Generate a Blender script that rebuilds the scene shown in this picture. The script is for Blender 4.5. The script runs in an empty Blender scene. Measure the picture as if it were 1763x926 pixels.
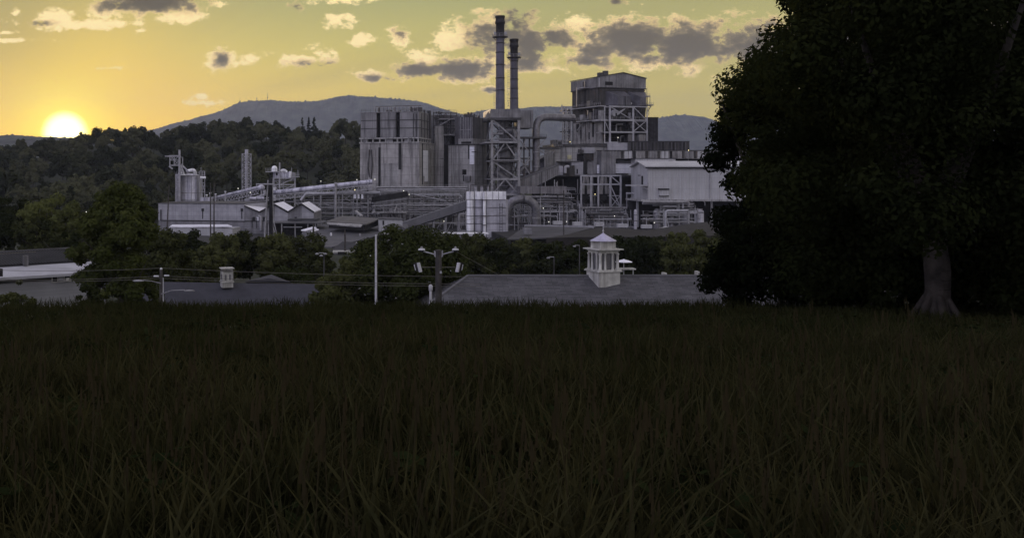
import bpy, math, random
import numpy as np
from mathutils import Vector, Matrix

R = math.radians
PI = math.pi
scene = bpy.context.scene
COL = scene.collection
F = 1648.0      # focal length measured in photograph pixels
E = 22.0        # eye height above the mill yard
rnd = random.Random(7)

# ---------------------------------------------------------------- helpers
def X(px, D): return (px - 600.0) / F * D
def Z(py, D): return E - (py - 300.0) / F * D
def P(px, py, D): return Vector((X(px, D), D, Z(py, D)))
def W(n, D): return n / F * D

OFF = {}

def tag(o, label=None, cat=None, group=None, kind=None):
    if label: o['label'] = label
    if cat: o['category'] = cat
    if group: o['group'] = group
    if kind: o['kind'] = kind
    return o

def thing(name, label, cat, loc, group=None):
    o = bpy.data.objects.new(name, None)
    COL.objects.link(o)
    o.empty_display_size = 1
    o.location = loc
    OFF[o.name] = Vector(loc)
    return tag(o, label, cat, group)

class MB:
    """collects shapes (world coordinates) and links them as ONE mesh object"""
    def __init__(s): s.v = []; s.f = []; s.m = []; s.cm = 0; s.sm = []
    def add(s, vs, fs, smooth=False):
        n = len(s.v)
        s.v.extend([tuple(v) for v in vs])
        s.f.extend([tuple(i + n for i in f) for f in fs])
        s.m.extend([s.cm] * len(fs)); s.sm.extend([smooth] * len(fs))
        return s
    def hexa(s, c):  # 4 bottom ccw, 4 top ccw
        return s.add(c, [(3,2,1,0),(4,5,6,7),(0,1,5,4),(1,2,6,5),(2,3,7,6),(3,0,4,7)])
    def box(s, x0, x1, y0, y1, z0, z1):
        return s.hexa([(x0,y0,z0),(x1,y0,z0),(x1,y1,z0),(x0,y1,z0),(x0,y0,z1),(x1,y0,z1),(x1,y1,z1),(x0,y1,z1)])
    def bar(s, p0, p1, w, h=None):
        h = h or w
        p0 = Vector(p0); p1 = Vector(p1); d = (p1 - p0)
        if d.length < 1e-6: return s
        d.normalize()
        up = Vector((0,0,1)) if abs(d.z) < 0.95 else Vector((0,1,0))
        a = d.cross(up).normalized(); c = a.cross(d).normalized()
        q = []
        for p in (p0, p1):
            for sa, sc in ((-1,-1),(1,-1),(1,1),(-1,1)):
                q.append(p + a*sa*w/2 + c*sc*h/2)
        return s.add(q, [(0,1,2,3),(7,6,5,4),(0,4,5,1),(1,5,6,2),(2,6,7,3),(3,7,4,0)])
    def cyl(s, p0, p1, r0, r1=None, n=14, caps=True):
        r1 = r0 if r1 is None else r1
        p0 = Vector(p0); p1 = Vector(p1); d = (p1 - p0).normalized()
        up = Vector((0,0,1)) if abs(d.z) < 0.95 else Vector((1,0,0))
        a = d.cross(up).normalized(); c = d.cross(a).normalized()
        vs = []
        for p, r in ((p0, r0), (p1, r1)):
            for i in range(n):
                t = 2*PI*i/n
                vs.append(p + a*math.cos(t)*r + c*math.sin(t)*r)
        fs = [(i, (i+1) % n, n+(i+1) % n, n+i) for i in range(n)]
        s.add(vs, fs, True)
        if caps:
            s.add(vs, [tuple(range(n-1, -1, -1)), tuple(range(n, 2*n))])
        return s
    def lathe(s, c, prof, n=16):  # prof: (r, z) from bottom to top, about vertical axis at c
        vs = []
        for r, z in prof:
            for i in range(n):
                t = 2*PI*i/n
                vs.append((c[0]+r*math.cos(t), c[1]+r*math.sin(t), z))
        fs = []
        for k in range(len(prof)-1):
            for i in range(n):
                fs.append((k*n+i, k*n+(i+1) % n, (k+1)*n+(i+1) % n, (k+1)*n+i))
        s.add(vs, fs, True)
        s.add(vs, [tuple(range(n-1,-1,-1)), tuple(range((len(prof)-1)*n, len(prof)*n))])
        return s
    def tube(s, pts, r, n=8):
        pts = [Vector(p) for p in pts]
        rings = []
        for i, p in enumerate(pts):
            d = (pts[min(i+1, len(pts)-1)] - pts[max(i-1, 0)]).normalized()
            up = Vector((0,0,1)) if abs(d.z) < 0.9 else Vector((0,1,0))
            a = d.cross(up).normalized(); c = a.cross(d).normalized()
            rings.append((p, a, c))
        # keep frames consistent
        for i in range(1, len(rings)):
            p, a, c = rings[i]
            pa = rings[i-1][1]
            d = (pts[min(i+1, len(pts)-1)] - pts[max(i-1, 0)]).normalized()
            a = (pa - d*pa.dot(d)).normalized(); c = a.cross(d).normalized()
            rings[i] = (p, a, c)
        vs = []
        for p, a, c in rings:
            for k in range(n):
                t = 2*PI*k/n
                vs.append(p + a*math.cos(t)*r + c*math.sin(t)*r)
        fs = []
        m = len(pts)
        for i in range(m-1):
            for k in range(n):
                fs.append((i*n+k, i*n+(k+1) % n, (i+1)*n+(k+1) % n, (i+1)*n+k))
        s.add(vs, fs, True)
        s.add(vs, [tuple(range(n-1,-1,-1)), tuple(range((m-1)*n, m*n))])
        return s
    def prism(s, poly, axis):  # poly: 3D points, extruded by the vector axis
        n = len(poly); axis = Vector(axis)
        vs = [Vector(p) for p in poly] + [Vector(p) + axis for p in poly]
        fs = [tuple(range(n-1,-1,-1)), tuple(range(n, 2*n))] + [(i, (i+1) % n, n+(i+1) % n, n+i) for i in range(n)]
        return s.add(vs, fs)
    def ball(s, c, r, n=10, m=6, sz=1.0):
        prof = []
        for k in range(m+1):
            t = -PI/2 + PI*k/m
            prof.append((max(0.001, r*math.cos(t)), c[2] + sz*r*math.sin(t)))
        return s.lathe((c[0], c[1]), prof, n)
    def build(s, name, mat, parent=None, label=None):
        me = bpy.data.meshes.new(name)
        off = OFF[parent.name] if parent else Vector((0,0,0))
        ox, oy, oz = off
        me.from_pydata([(a-ox, b-oy, c-oz) for a, b, c in s.v], [], s.f)
        mats = mat if isinstance(mat, (list, tuple)) else [mat]
        for m in mats: me.materials.append(m)
        if len(mats) > 1: me.polygons.foreach_set('material_index', s.m)
        me.polygons.foreach_set('use_smooth', s.sm)
        me.update()
        import bmesh as _b
        bm = _b.new(); bm.from_mesh(me); _b.ops.recalc_face_normals(bm, faces=bm.faces[:]); bm.to_mesh(me); bm.free()
        o = bpy.data.objects.new(name, me)
        COL.objects.link(o)
        if parent: o.parent = parent
        OFF[o.name] = off
        if label: o['label'] = label
        return o

def copy_tree(o, parent=None):
    c = o.copy(); COL.objects.link(c)
    if parent: c.parent = parent
    for ch in [k for k in COL.objects if k.parent == o]:
        copy_tree(ch, c)
    return c

class Face:
    """an upright wall plane: O front left corner, a along the front, b going back"""
    def __init__(s, pl, Dl, pr, Dr):
        s.O = Vector((X(pl, Dl), Dl, 0)); e = Vector((X(pr, Dr), Dr, 0)) - s.O
        s.L = e.length; s.a = e.normalized(); s.b = Vector((-s.a.y, s.a.x, 0))
    def side(s, u):
        f = Face.__new__(Face); f.O = s.O + s.a*u; f.a = s.b.copy(); f.b = -s.a; f.L = 0
        return f
    def lside(s):   # left flank, seen from its outside; u runs from back to front
        f = Face.__new__(Face); f.O = s.O.copy(); f.a = -s.b; f.b = s.a.copy(); f.L = 0
        return f
    def u(s, px, v=0.0):
        k = (px-600.0)/F; o = s.O + s.b*v
        return (k*o.y - o.x) / (s.a.x - k*s.a.y)
    def pt(s, u, v, z): 
        p = s.O + s.a*u + s.b*v
        return Vector((p.x, p.y, z))
    def z(s, py, u, v=0.0):
        p = s.O + s.a*u + s.b*v
        return Z(py, p.y)
    def q(s, px, py, v=0.0):
        u = s.u(px, v)
        return s.pt(u, v, s.z(py, u, v))
    def box(s, mb, u0, u1, v0, v1, z0, z1):
        c = [s.pt(u0,v0,z0), s.pt(u1,v0,z0), s.pt(u1,v1,z0), s.pt(u0,v1,z0),
             s.pt(u0,v0,z1), s.pt(u1,v0,z1), s.pt(u1,v1,z1), s.pt(u0,v1,z1)]
        return mb.hexa(c)
    def pbox(s, mb, px0, px1, py0, py1, v0, v1):   # py0 above py1
        u0, u1 = s.u(px0, v0), s.u(px1, v0)
        um = (u0+u1)/2
        return s.box(mb, u0, u1, v0, v1, s.z(py1, um, v0), s.z(py0, um, v0))

# ---------------------------------------------------------------- materials
MATS = {}
def nt_new(name):
    m = bpy.data.materials.new(name); m.use_nodes = True
    nt = m.node_tree; nt.nodes.clear()
    return m, nt
def N(nt, t, **kw):
    n = nt.nodes.new(t)
    for k, v in kw.items(): setattr(n, k, v)
    return n
def math_n(nt, op, a, b=None, c=None, clamp=False):
    n = N(nt, 'ShaderNodeMath', operation=op); n.use_clamp = clamp
    for i, x in enumerate((a, b, c)):
        if x is None: continue
        if isinstance(x, (int, float)): n.inputs[i].default_value = x
        else: nt.links.new(x, n.inputs[i])
    return n.outputs[0]
def mix_c(nt, fac, a, b, blend='MIX'):
    n = N(nt, 'ShaderNodeMix', data_type='RGBA', blend_type=blend)
    for s_, x in ((n.inputs[0], fac), (n.inputs[6], a), (n.inputs[7], b)):
        if isinstance(x, (int, float)): s_.default_value = x
        elif isinstance(x, tuple): s_.default_value = (*x[:3], 1)
        else: nt.links.new(x, s_)
    return n.outputs[2]
def mrange(nt, x, a, b, lo=0.0, hi=1.0, smooth=True):
    n = N(nt, 'ShaderNodeMapRange'); n.interpolation_type = 'SMOOTHSTEP' if smooth else 'LINEAR'
    nt.links.new(x, n.inputs[0])
    for i, v in enumerate((a, b, lo, hi)): n.inputs[i+1].default_value = v
    return n.outputs[0]
def scaled(nt, vec, s):
    n = N(nt, 'ShaderNodeVectorMath', operation='MULTIPLY'); nt.links.new(vec, n.inputs[0]); n.inputs[1].default_value = s
    return n.outputs[0]
def noise(nt, vec, scale, detail=4.0, rough=0.6):
    n = N(nt, 'ShaderNodeTexNoise'); nt.links.new(vec, n.inputs['Vector'])
    n.inputs['Scale'].default_value = scale; n.inputs['Detail'].default_value = detail; n.inputs['Roughness'].default_value = rough
    return n.outputs['Fac']

def surf(name, col, rough=0.8, metal=0.0, var=0.35, vscale=0.25, streak=0.0, stain=(0.03,0.028,0.03), courses=0.0, ribs=0.0, grit=0.0, rust=0.0, spec=0.3):
    """weathered surface: mottled colour, run-down stains, horizontal pour lines, vertical ribs, rust patches"""
    m, nt = nt_new(name)
    tc = N(nt, 'ShaderNodeTexCoord').outputs['Object']
    inf = N(nt, 'ShaderNodeObjectInfo')
    shift = N(nt, 'ShaderNodeVectorMath', operation='ADD'); nt.links.new(tc, shift.inputs[0])
    cmb = N(nt, 'ShaderNodeCombineXYZ'); nt.links.new(math_n(nt, 'MULTIPLY', inf.outputs['Random'], 57.0), cmb.inputs[0]); nt.links.new(math_n(nt, 'MULTIPLY', inf.outputs['Random'], 31.0), cmb.inputs[1])
    nt.links.new(cmb.outputs[0], shift.inputs[1])
    vec = shift.outputs[0]
    n1 = noise(nt, vec, vscale, 6, 0.65)
    lo = tuple(c*(1-var) for c in col); hi = tuple(min(1, c*(1+var)) for c in col)
    c = mix_c(nt, mrange(nt, n1, 0.3, 0.7), lo, hi)
    if streak:
        sv = scaled(nt, vec, (1.0, 1.0, 0.035))
        n2 = noise(nt, sv, 0.55, 5, 0.7)
        n3 = noise(nt, scaled(nt, vec, (1,1,0.05)), 2.2, 3, 0.6)
        f = math_n(nt, 'MULTIPLY', mrange(nt, n2, 0.44, 0.62), mrange(nt, n3, 0.35, 0.58, 0.25, 1.0))
        c = mix_c(nt, math_n(nt, 'MULTIPLY', f, streak), c, stain)
    if rust:
        n4 = noise(nt, scaled(nt, vec, (1,1,0.3)), 0.5, 6, 0.7)
        c = mix_c(nt, math_n(nt, 'MULTIPLY', mrange(nt, n4, 0.52, 0.7), rust), c, (0.10, 0.055, 0.035))
    sep = N(nt, 'ShaderNodeSeparateXYZ'); nt.links.new(tc, sep.inputs[0])
    height = None
    if courses:
        t = math_n(nt, 'FRACT', math_n(nt, 'DIVIDE', sep.outputs[2], courses))
        f = mrange(nt, math_n(nt, 'ABSOLUTE', math_n(nt, 'SUBTRACT', t, 0.5)), 0.455, 0.49)
        c = mix_c(nt, math_n(nt, 'MULTIPLY', f, 0.5), c, tuple(x*0.35 for x in col))
        n5 = N(nt, 'ShaderNodeTexWhiteNoise', noise_dimensions='1D'); nt.links.new(math_n(nt, 'FLOOR', math_n(nt, 'DIVIDE', sep.outputs[2], courses)), n5.inputs['W'])
        c = mix_c(nt, math_n(nt, 'MULTIPLY', n5.outputs[0], 0.18), c, tuple(x*0.5 for x in col))
    if ribs:
        h = math_n(nt, 'SINE', math_n(nt, 'MULTIPLY', math_n(nt, 'ADD', sep.outputs[0], math_n(nt, 'MULTIPLY', sep.outputs[1], 0.83)), 2*PI/ribs))
        height = h
    if grit:
        g = noise(nt, vec, grit, 3, 0.7)
        c = mix_c(nt, 0.35, c, mix_c(nt, g, lo, hi))
        if height is None: height = g
    b = N(nt, 'ShaderNodeBsdfPrincipled')
    nt.links.new(c, b.inputs['Base Color'])
    b.inputs['Roughness'].default_value = rough; b.inputs['Metallic'].default_value = metal
    b.inputs['Specular IOR Level'].default_value = spec
    if height is not None:
        bp = N(nt, 'ShaderNodeBump'); bp.inputs['Strength'].default_value = 0.5; bp.inputs['Distance'].default_value = 0.06
        nt.links.new(height, bp.inputs['Height']); nt.links.new(bp.outputs[0], b.inputs['Normal'])
    o = N(nt, 'ShaderNodeOutputMaterial'); nt.links.new(b.outputs[0], o.inputs[0])
    MATS[name] = m
    return m

def leaf_mat(name, c0, c1, transl=0.25, vscale=0.6):
    m, nt = nt_new(name)
    tc = N(nt, 'ShaderNodeTexCoord').outputs['Object']; inf = N(nt, 'ShaderNodeObjectInfo')
    n1 = noise(nt, tc, vscale, 4, 0.7); n2 = noise(nt, tc, vscale*9, 2, 0.6)
    f = math_n(nt, 'ADD', math_n(nt, 'MULTIPLY', n1, 0.6), math_n(nt, 'MULTIPLY', n2, 0.5))
    f = math_n(nt, 'ADD', f, math_n(nt, 'MULTIPLY', math_n(nt, 'SUBTRACT', inf.outputs['Random'], 0.5), 0.65))
    c = mix_c(nt, mrange(nt, f, 0.3, 0.85), c0, c1)
    d = N(nt, 'ShaderNodeBsdfDiffuse'); t = N(nt, 'ShaderNodeBsdfTranslucent'); mx = N(nt, 'ShaderNodeMixShader')
    nt.links.new(c, d.inputs[0]); nt.links.new(c, t.inputs[0]); mx.inputs[0].default_value = transl
    nt.links.new(d.outputs[0], mx.inputs[1]); nt.links.new(t.outputs[0], mx.inputs[2])
    o = N(nt, 'ShaderNodeOutputMaterial'); nt.links.new(mx.outputs[0], o.inputs[0])
    return m

def glow_mat(name, col, strength):
    m, nt = nt_new(name)
    e = N(nt, 'ShaderNodeEmission'); e.inputs[0].default_value = (*col, 1); e.inputs[1].default_value = strength
    o = N(nt, 'ShaderNodeOutputMaterial'); nt.links.new(e.outputs[0], o.inputs[0])
    return m

concrete   = surf('concrete', (0.37,0.355,0.345), 0.9, streak=0.68, courses=3.6, vscale=0.12, var=0.3)
concrete_up= surf('slate_cladding', (0.235,0.23,0.235), 0.85, streak=0.7, courses=3.4, vscale=0.15, var=0.25)
pale_conc  = surf('pale_concrete', (0.37,0.36,0.355), 0.9, streak=0.6, courses=2.6, vscale=0.2, var=0.22)
ribbed_dk  = surf('dark_ribbed_cladding', (0.085,0.08,0.085), 0.7, streak=0.6, ribs=1.3, vscale=0.2)
clad_mid   = surf('grey_cladding', (0.20,0.195,0.20), 0.6, streak=0.65, ribs=1.1, vscale=0.2, var=0.3, rust=0.2)
clad_rust  = surf('weathered_cladding', (0.058,0.055,0.052), 0.85, streak=0.8, stain=(0.02,0.018,0.018), rust=0.6, vscale=0.2, ribs=1.5)
clad_pale  = surf('stained_pale_cladding', (0.29,0.28,0.275), 0.8, streak=0.95, stain=(0.025,0.022,0.022), rust=0.3, vscale=0.25)
white_metal= surf('white_cladding', (0.44,0.437,0.45), 0.55, streak=0.3, stain=(0.25,0.23,0.21), ribs=1.0, vscale=0.12, var=0.1)
bright_pan = surf('translucent_panel', (0.85,0.85,0.92), 0.4, streak=0.25, stain=(0.3,0.3,0.34), courses=2.7, vscale=0.3, var=0.12)
silo_white = surf('silo_white', (0.88,0.87,0.90), 0.5, streak=0.5, stain=(0.22,0.22,0.26), vscale=0.4, var=0.15)
silo_grey  = surf('silo_grey', (0.46,0.45,0.49), 0.6, streak=0.5, stain=(0.15,0.15,0.17), courses=2.5, ribs=0.8, vscale=0.4, var=0.18)
silo_steel = surf('galvanised_silo', (0.55,0.54,0.60), 0.45, 0.25, streak=0.75, stain=(0.10,0.10,0.14), vscale=0.3, var=0.25)
steel      = surf('painted_steel', (0.27,0.265,0.27), 0.6, var=0.25, vscale=0.7, rust=0.15)
steel_lt   = surf('light_painted_steel', (0.35,0.345,0.365), 0.6, var=0.22, vscale=0.7, rust=0.12)
steel_dk   = surf('dark_steel', (0.06,0.058,0.06), 0.65, var=0.4, vscale=0.6, rust=0.35)
duct_m     = surf('duct_metal', (0.17,0.165,0.175), 0.38, 0.4, var=0.35, vscale=0.5, rust=0.25)
stack_m    = surf('stack_metal', (0.115,0.11,0.135), 0.6, 0.1, streak=0.4, vscale=0.2, var=0.25)
stack_cap  = surf('soot_black', (0.035,0.033,0.036), 0.8, var=0.4, vscale=0.6)
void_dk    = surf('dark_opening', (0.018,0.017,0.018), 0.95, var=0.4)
gloom      = surf('gloom_and_grime', (0.026,0.025,0.025), 0.95, var=0.5, vscale=0.3, streak=0.5, stain=(0.015,0.014,0.014))  # near-black: gloom of gaps and undersides put into the colour, plus grime
roof_dk    = surf('dark_roofing', (0.045,0.044,0.047), 0.85, var=0.3, vscale=0.35, grit=2.0)
roof_mid   = surf('grey_roofing', (0.105,0.103,0.108), 0.85, var=0.3, vscale=0.3, grit=2.0)
roof_white = surf('white_roofing', (0.80,0.79,0.84), 0.6, var=0.12, vscale=0.3)
wall_grey  = surf('painted_block_wall', (0.36,0.355,0.38), 0.9, var=0.15, vscale=0.3, courses=1.6, streak=0.2)
wall_dkgr  = surf('grey_block_wall', (0.23,0.225,0.24), 0.9, var=0.25, vscale=0.3, courses=1.2, streak=0.3)
stone_wh   = surf('weathered_white_paint', (0.50,0.49,0.45), 0.8, var=0.22, vscale=1.2, streak=0.6, stain=(0.18,0.17,0.15))
louvre_m   = surf('louvre_grey', (0.17,0.165,0.17), 0.8, var=0.2, vscale=1)
lead_roof  = surf('painted_tin_roof', (0.46,0.44,0.55), 0.5, 0.1, var=0.2, vscale=0.8)
wood_pole  = surf('weathered_pole_wood', (0.075,0.068,0.062), 0.95, var=0.4, vscale=2, streak=0.5)
pole_pale  = surf('pale_pole', (0.48,0.475,0.49), 0.6, var=0.15, vscale=1)
glass_dk   = surf('window_glass', (0.03,0.032,0.036), 0.12, var=0.2, spec=0.6)
wire_m     = surf('wire', (0.13,0.12,0.10), 0.6, var=0.1)
insul_m    = surf('porcelain', (0.6,0.6,0.6), 0.3, var=0.1)
bark       = surf('bark', (0.04,0.034,0.029), 0.95, var=0.5, vscale=2.5, streak=0.4)
lamp_warm  = glow_mat('lit_lamp_warm', (1.0,0.85,0.35), 3.5)
lamp_white = glow_mat('lit_lamp_white', (0.95,0.92,0.8), 2.4)
lf_forest  = leaf_mat('forest_leaves', (0.027,0.032,0.018), (0.100,0.103,0.057), 0.2, 0.16)
lf_dark    = leaf_mat('dark_leaves', (0.020,0.025,0.010), (0.074,0.080,0.029), 0.2, 0.35)
lf_mid     = leaf_mat('mid_leaves', (0.030,0.038,0.012), (0.118,0.130,0.042), 0.25, 0.4)
lf_big     = leaf_mat('big_tree_leaves', (0.045,0.055,0.016), (0.200,0.210,0.060), 0.25, 0.5)
lf_lit     = leaf_mat('pale_leaves', (0.035,0.043,0.015), (0.140,0.145,0.048), 0.25, 0.5)
lf_pine    = leaf_mat('pine_needles', (0.010,0.015,0.010), (0.028,0.036,0.022), 0.1, 0.4)
lf_near    = leaf_mat('near_black_leaves', (0.008,0.011,0.005), (0.026,0.032,0.011), 0.4, 0.8)  # darkness is in the leaf colour itself, near black for the invented grove
NEAR=True; SKY_K=1.0; EXPO=0.0
# ---------------------------------------------------------------- terrain
def sm(t):
    t = np.clip(t, 0, 1); return t*t*(3-2*t)
RPX = [-200, 0, 60, 100, 130, 160, 200, 250, 290, 330, 370, 420, 470, 505, 530, 570, 600, 640, 720, 800, 840, 900, 980]
RPY = [256, 252, 246, 243, 236, 226, 223, 225, 222, 219, 215, 209, 214, 224, 222, 218, 211, 214, 226, 236, 245, 280, 310]
RD = 800.0
def ridge_top(px): return E - (np.interp(px, RPX, RPY) - 300)/F*RD   # tree tops on the ridge
def ground_h(x, y):
    x = np.asarray(x, float); y = np.asarray(y, float)
    h = np.where(y < 3, 20.3, np.interp(y, [3, 28], [20.3, 17.95]))
    k = sm((y-27)/45.0)
    h = h*(1-k) + 3.2*k
    h = np.where(y > 72, 3.2*(1-sm((y-80)/90.0)), h)
    px = 600 + x/np.maximum(y, 1)*F
    top = ridge_top(px) - 12.5
    up = sm((y-455)/(RD-455.0)); up = 0.35*np.clip((y-455)/(RD-455.0),0,1) + 0.65*up
    dn = 1 - 0.7*sm((y-RD)/500.0)
    hill = np.maximum(top, 0) * up * dn
    return np.maximum(h, 0)*(y < 455) + np.where(y >= 455, hill, 0)
def gh(x, y): return float(ground_h(x, y))

def grid_obj(name, xs, ys, hf, mat):
    XX, YY = np.meshgrid(xs, ys)
    ZZ = hf(XX, YY)
    nx, ny = len(xs), len(ys)
    vs = np.stack([XX, YY, ZZ], -1).reshape(-1, 3)
    fs = [(j*nx+i, j*nx+i+1, (j+1)*nx+i+1, (j+1)*nx+i) for j in range(ny-1) for i in range(nx-1)]
    me = bpy.data.meshes.new(name); me.from_pydata(vs.tolist(), [], fs)
    me.materials.append(mat); me.polygons.foreach_set('use_smooth', [True]*len(fs)); me.update()
    o = bpy.data.objects.new(name, me); COL.objects.link(o); o['kind'] = 'structure'
    return o
earth = surf('rough_grass_earth', (0.022,0.026,0.014), 0.95, var=0.5, vscale=0.08, grit=1.5)
ys = np.concatenate([np.linspace(-200,-20,6), np.linspace(-10,120,66), np.linspace(125,450,40), np.linspace(460,1300,90), np.linspace(1400,9250,14)])
xs = np.concatenate([np.linspace(-11000,-900,12), np.linspace(-800,800,161), np.linspace(900,11000,12)])
grid_obj('ground', xs, ys, ground_h, earth)

gravel = surf('yard_gravel', (0.038,0.037,0.036), 0.95, var=0.4, vscale=0.06, grit=0.8)
b = MB(); b.add([(X(283,300),300,0.02),(330,300,0.02),(330,452,0.02),(X(283,452),452,0.02)], [(0,1,2,3)]); tag(b.build('mill_yard', gravel), kind='structure')
asphalt = surf('asphalt', (0.05,0.05,0.052), 0.9, var=0.25, vscale=0.2, grit=1.5)
b = MB(); b.add([(-140,172,0.02),(170,172,0.02),(170,181,0.02),(-140,181,0.02)], [(0,1,2,3)]); tag(b.build('road', asphalt), kind='structure')

# far mountains
mount_m = surf('mountain_forest', (0.050,0.054,0.042), 0.95, var=0.8, vscale=0.012)
def mountain(name, prof, D, depth, seed, jag=7.0, amp=34):
    rg = np.random.default_rng(seed)
    pxs = np.arange(prof[0][0], prof[-1][0]+0.1, 1.0)
    top = np.interp(pxs, [p[0] for p in prof], [p[1] for p in prof])
    # soften the corners of the measured profile
    k = np.ones(21)/21; top = np.convolve(np.pad(top, 10, mode='edge'), k, 'valid')
    zt = E - (top-300)/F*D
    jx = rg.normal(0, 1, len(pxs)); jx = np.abs(np.convolve(jx, [.25,.5,.25], 'same'))*jag
    rows = []
    T = [-1.0,-.85,-.7,-.55,-.4,-.28,-.18,-.1,-.05,-.02,0,.15,.5,1.0]
    for t in T:
        y = D + t*depth
        w = 1-abs(t)
        hz = zt * (0.15*w + 0.85*(w*w*(3-2*w)))
        nz = (np.sin(pxs*.043+t*5)+.6*np.sin(pxs*.11-t*9))*amp*min(1, abs(t)*4)*w
        z = hz + nz + (jx if t == 0 else 0) + (rg.random(len(pxs))*jag*0.8 if -0.3 < t < 0 else 0)
        if abs(t) == 1: z = np.full(len(pxs), -2.0)
        rows.append(np.stack([(pxs-600)/F*D, np.full(len(pxs), y), z], -1))
    n = len(pxs)
    vs = np.concatenate(rows)
    fs = [(j*n+i, j*n+i+1, (j+1)*n+i+1, (j+1)*n+i) for j in range(len(T)-1) for i in range(n-1)]
    me = bpy.data.meshes.new(name); me.from_pydata(vs.tolist(), [], fs); me.materials.append(mount_m); me.update()
    o = bpy.data.objects.new(name, me); COL.objects.link(o); o['kind'] = 'structure'
    return o
mountain('mountain', [(-150,300),(180,250),(240,231),(300,214),(350,203),(385,190),(412,177),(440,174),(475,175),(520,177),(555,174),(580,168),(600,165),(622,168),(660,170),(700,173),(730,177),(755,188),(790,197),(840,212),(900,240),(1000,280),(1080,300)], 8000, 1100, 3, 11.0)
mountain('mountain', [(600,300),(700,262),(770,210),(810,196),(835,190),(870,189),(910,187),(950,185),(985,184),(1040,192),(1090,204),(1120,206),(1150,202),(1180,198),(1200,203),(1240,214),(1300,205),(1380,196),(1480,210),(1600,200),(1700,215),(1850,230),(2050,300)], 7700, 1100, 5, 10.0)
mountain('hills', [(-300,260),(-100,236),(0,235),(30,234),(70,237),(110,238),(150,240),(220,252),(330,300)], 3600, 700, 9, 4.5, 3)

# ---------------------------------------------------------------- trees
def leaf_cloud(centers, radii, n, leaf, rg, up=0.35, shell=0.45):
    centers = np.asarray(centers); radii = np.asarray(radii)
    w = radii**2; w = w/w.sum()
    idx = rg.choice(len(centers), n, p=w)
    d = rg.normal(0, 1, (n, 3)); d /= np.linalg.norm(d, axis=1)[:, None]
    r = radii[idx] * rg.random(n)**shell
    c = centers[idx] + d*r[:, None]*np.array([1,1,0.8])
    nrm = d*1.25 + rg.normal(0, 0.55, (n, 3)) + np.array([0,0,up]); nrm /= np.linalg.norm(nrm, axis=1)[:, None]
    a = np.cross(nrm, rg.normal(0,1,(n,3))); a /= np.linalg.norm(a, axis=1)[:, None]
    bb = np.cross(nrm, a)
    s = leaf*(0.6+0.8*rg.random(n))[:, None]
    q = np.stack([c - a*s, c + bb*s*0.55, c + a*s, c - bb*s*0.55], 1)
    return q.reshape(-1, 3)
def quads_mesh(name, V, mat):
    n = len(V)//4
    me = bpy.data.meshes.new(name)
    me.vertices.add(len(V)); me.vertices.foreach_set('co', V.astype(np.float32).ravel())
    me.loops.add(len(V)); me.loops.foreach_set('vertex_index', np.arange(len(V), dtype=np.int32))
    me.polygons.add(n); me.polygons.foreach_set('loop_start', np.arange(0, len(V), 4, dtype=np.int32)); me.polygons.foreach_set('loop_total', np.full(n, 4, np.int32))
    me.materials.append(mat); me.update(calc_edges=True); me.validate()
    return me
def clumps(rg, n, rx, ry, rz, zc, fr, shape='round', lo=-0.75):
    cs, rs = [], []
    while len(cs) < n:
        d = rg.normal(0, 1, 3); d /= np.linalg.norm(d)
        if d[2] < lo: continue
        t = 0.45 + 0.5*rg.random()
        p = d*t
        k = 1.0
        if shape == 'cone': k = max(0.08, 0.95*(1-(p[2]+1)/2)+0.05); 
        cs.append((p[0]*rx*k, p[1]*ry*k, zc + p[2]*rz)); rs.append(fr*rx*(0.65+0.7*rg.random())*(0.5+0.5*k))
    cs.append((0,0,zc)); rs.append(0.55*rx*(0.7 if shape == 'cone' else 1))
    return cs, rs
def trunk_mb(h, r, rg, limbs=5, spread=0.38):
    b = MB()
    b.cyl((0,0,-0.6), (0.06*h*0.2,0,h*0.55), r, r*0.62, 9)
    b.cyl((0.06*h*0.2,0,h*0.55), (0.02*h,0.02*h,h*0.9), r*0.62, r*0.2, 8)
    for k in range(limbs):
        a = 2*PI*k/limbs + rg.random()*0.8; z0 = h*(0.35+0.35*rg.random()); L = h*spread*(0.5+0.5*rg.random())
        p0 = Vector((0.01*h,0,z0)); p1 = p0 + Vector((math.cos(a)*L*0.6, math.sin(a)*L*0.6, L*0.35)); p2 = p1 + Vector((math.cos(a)*L*0.35, math.sin(a)*L*0.35, L*0.4))
        b.cyl(p0, p1, r*0.42, r*0.26, 6); b.cyl(p1, p2, r*0.26, r*0.08, 5)
    return b
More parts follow.
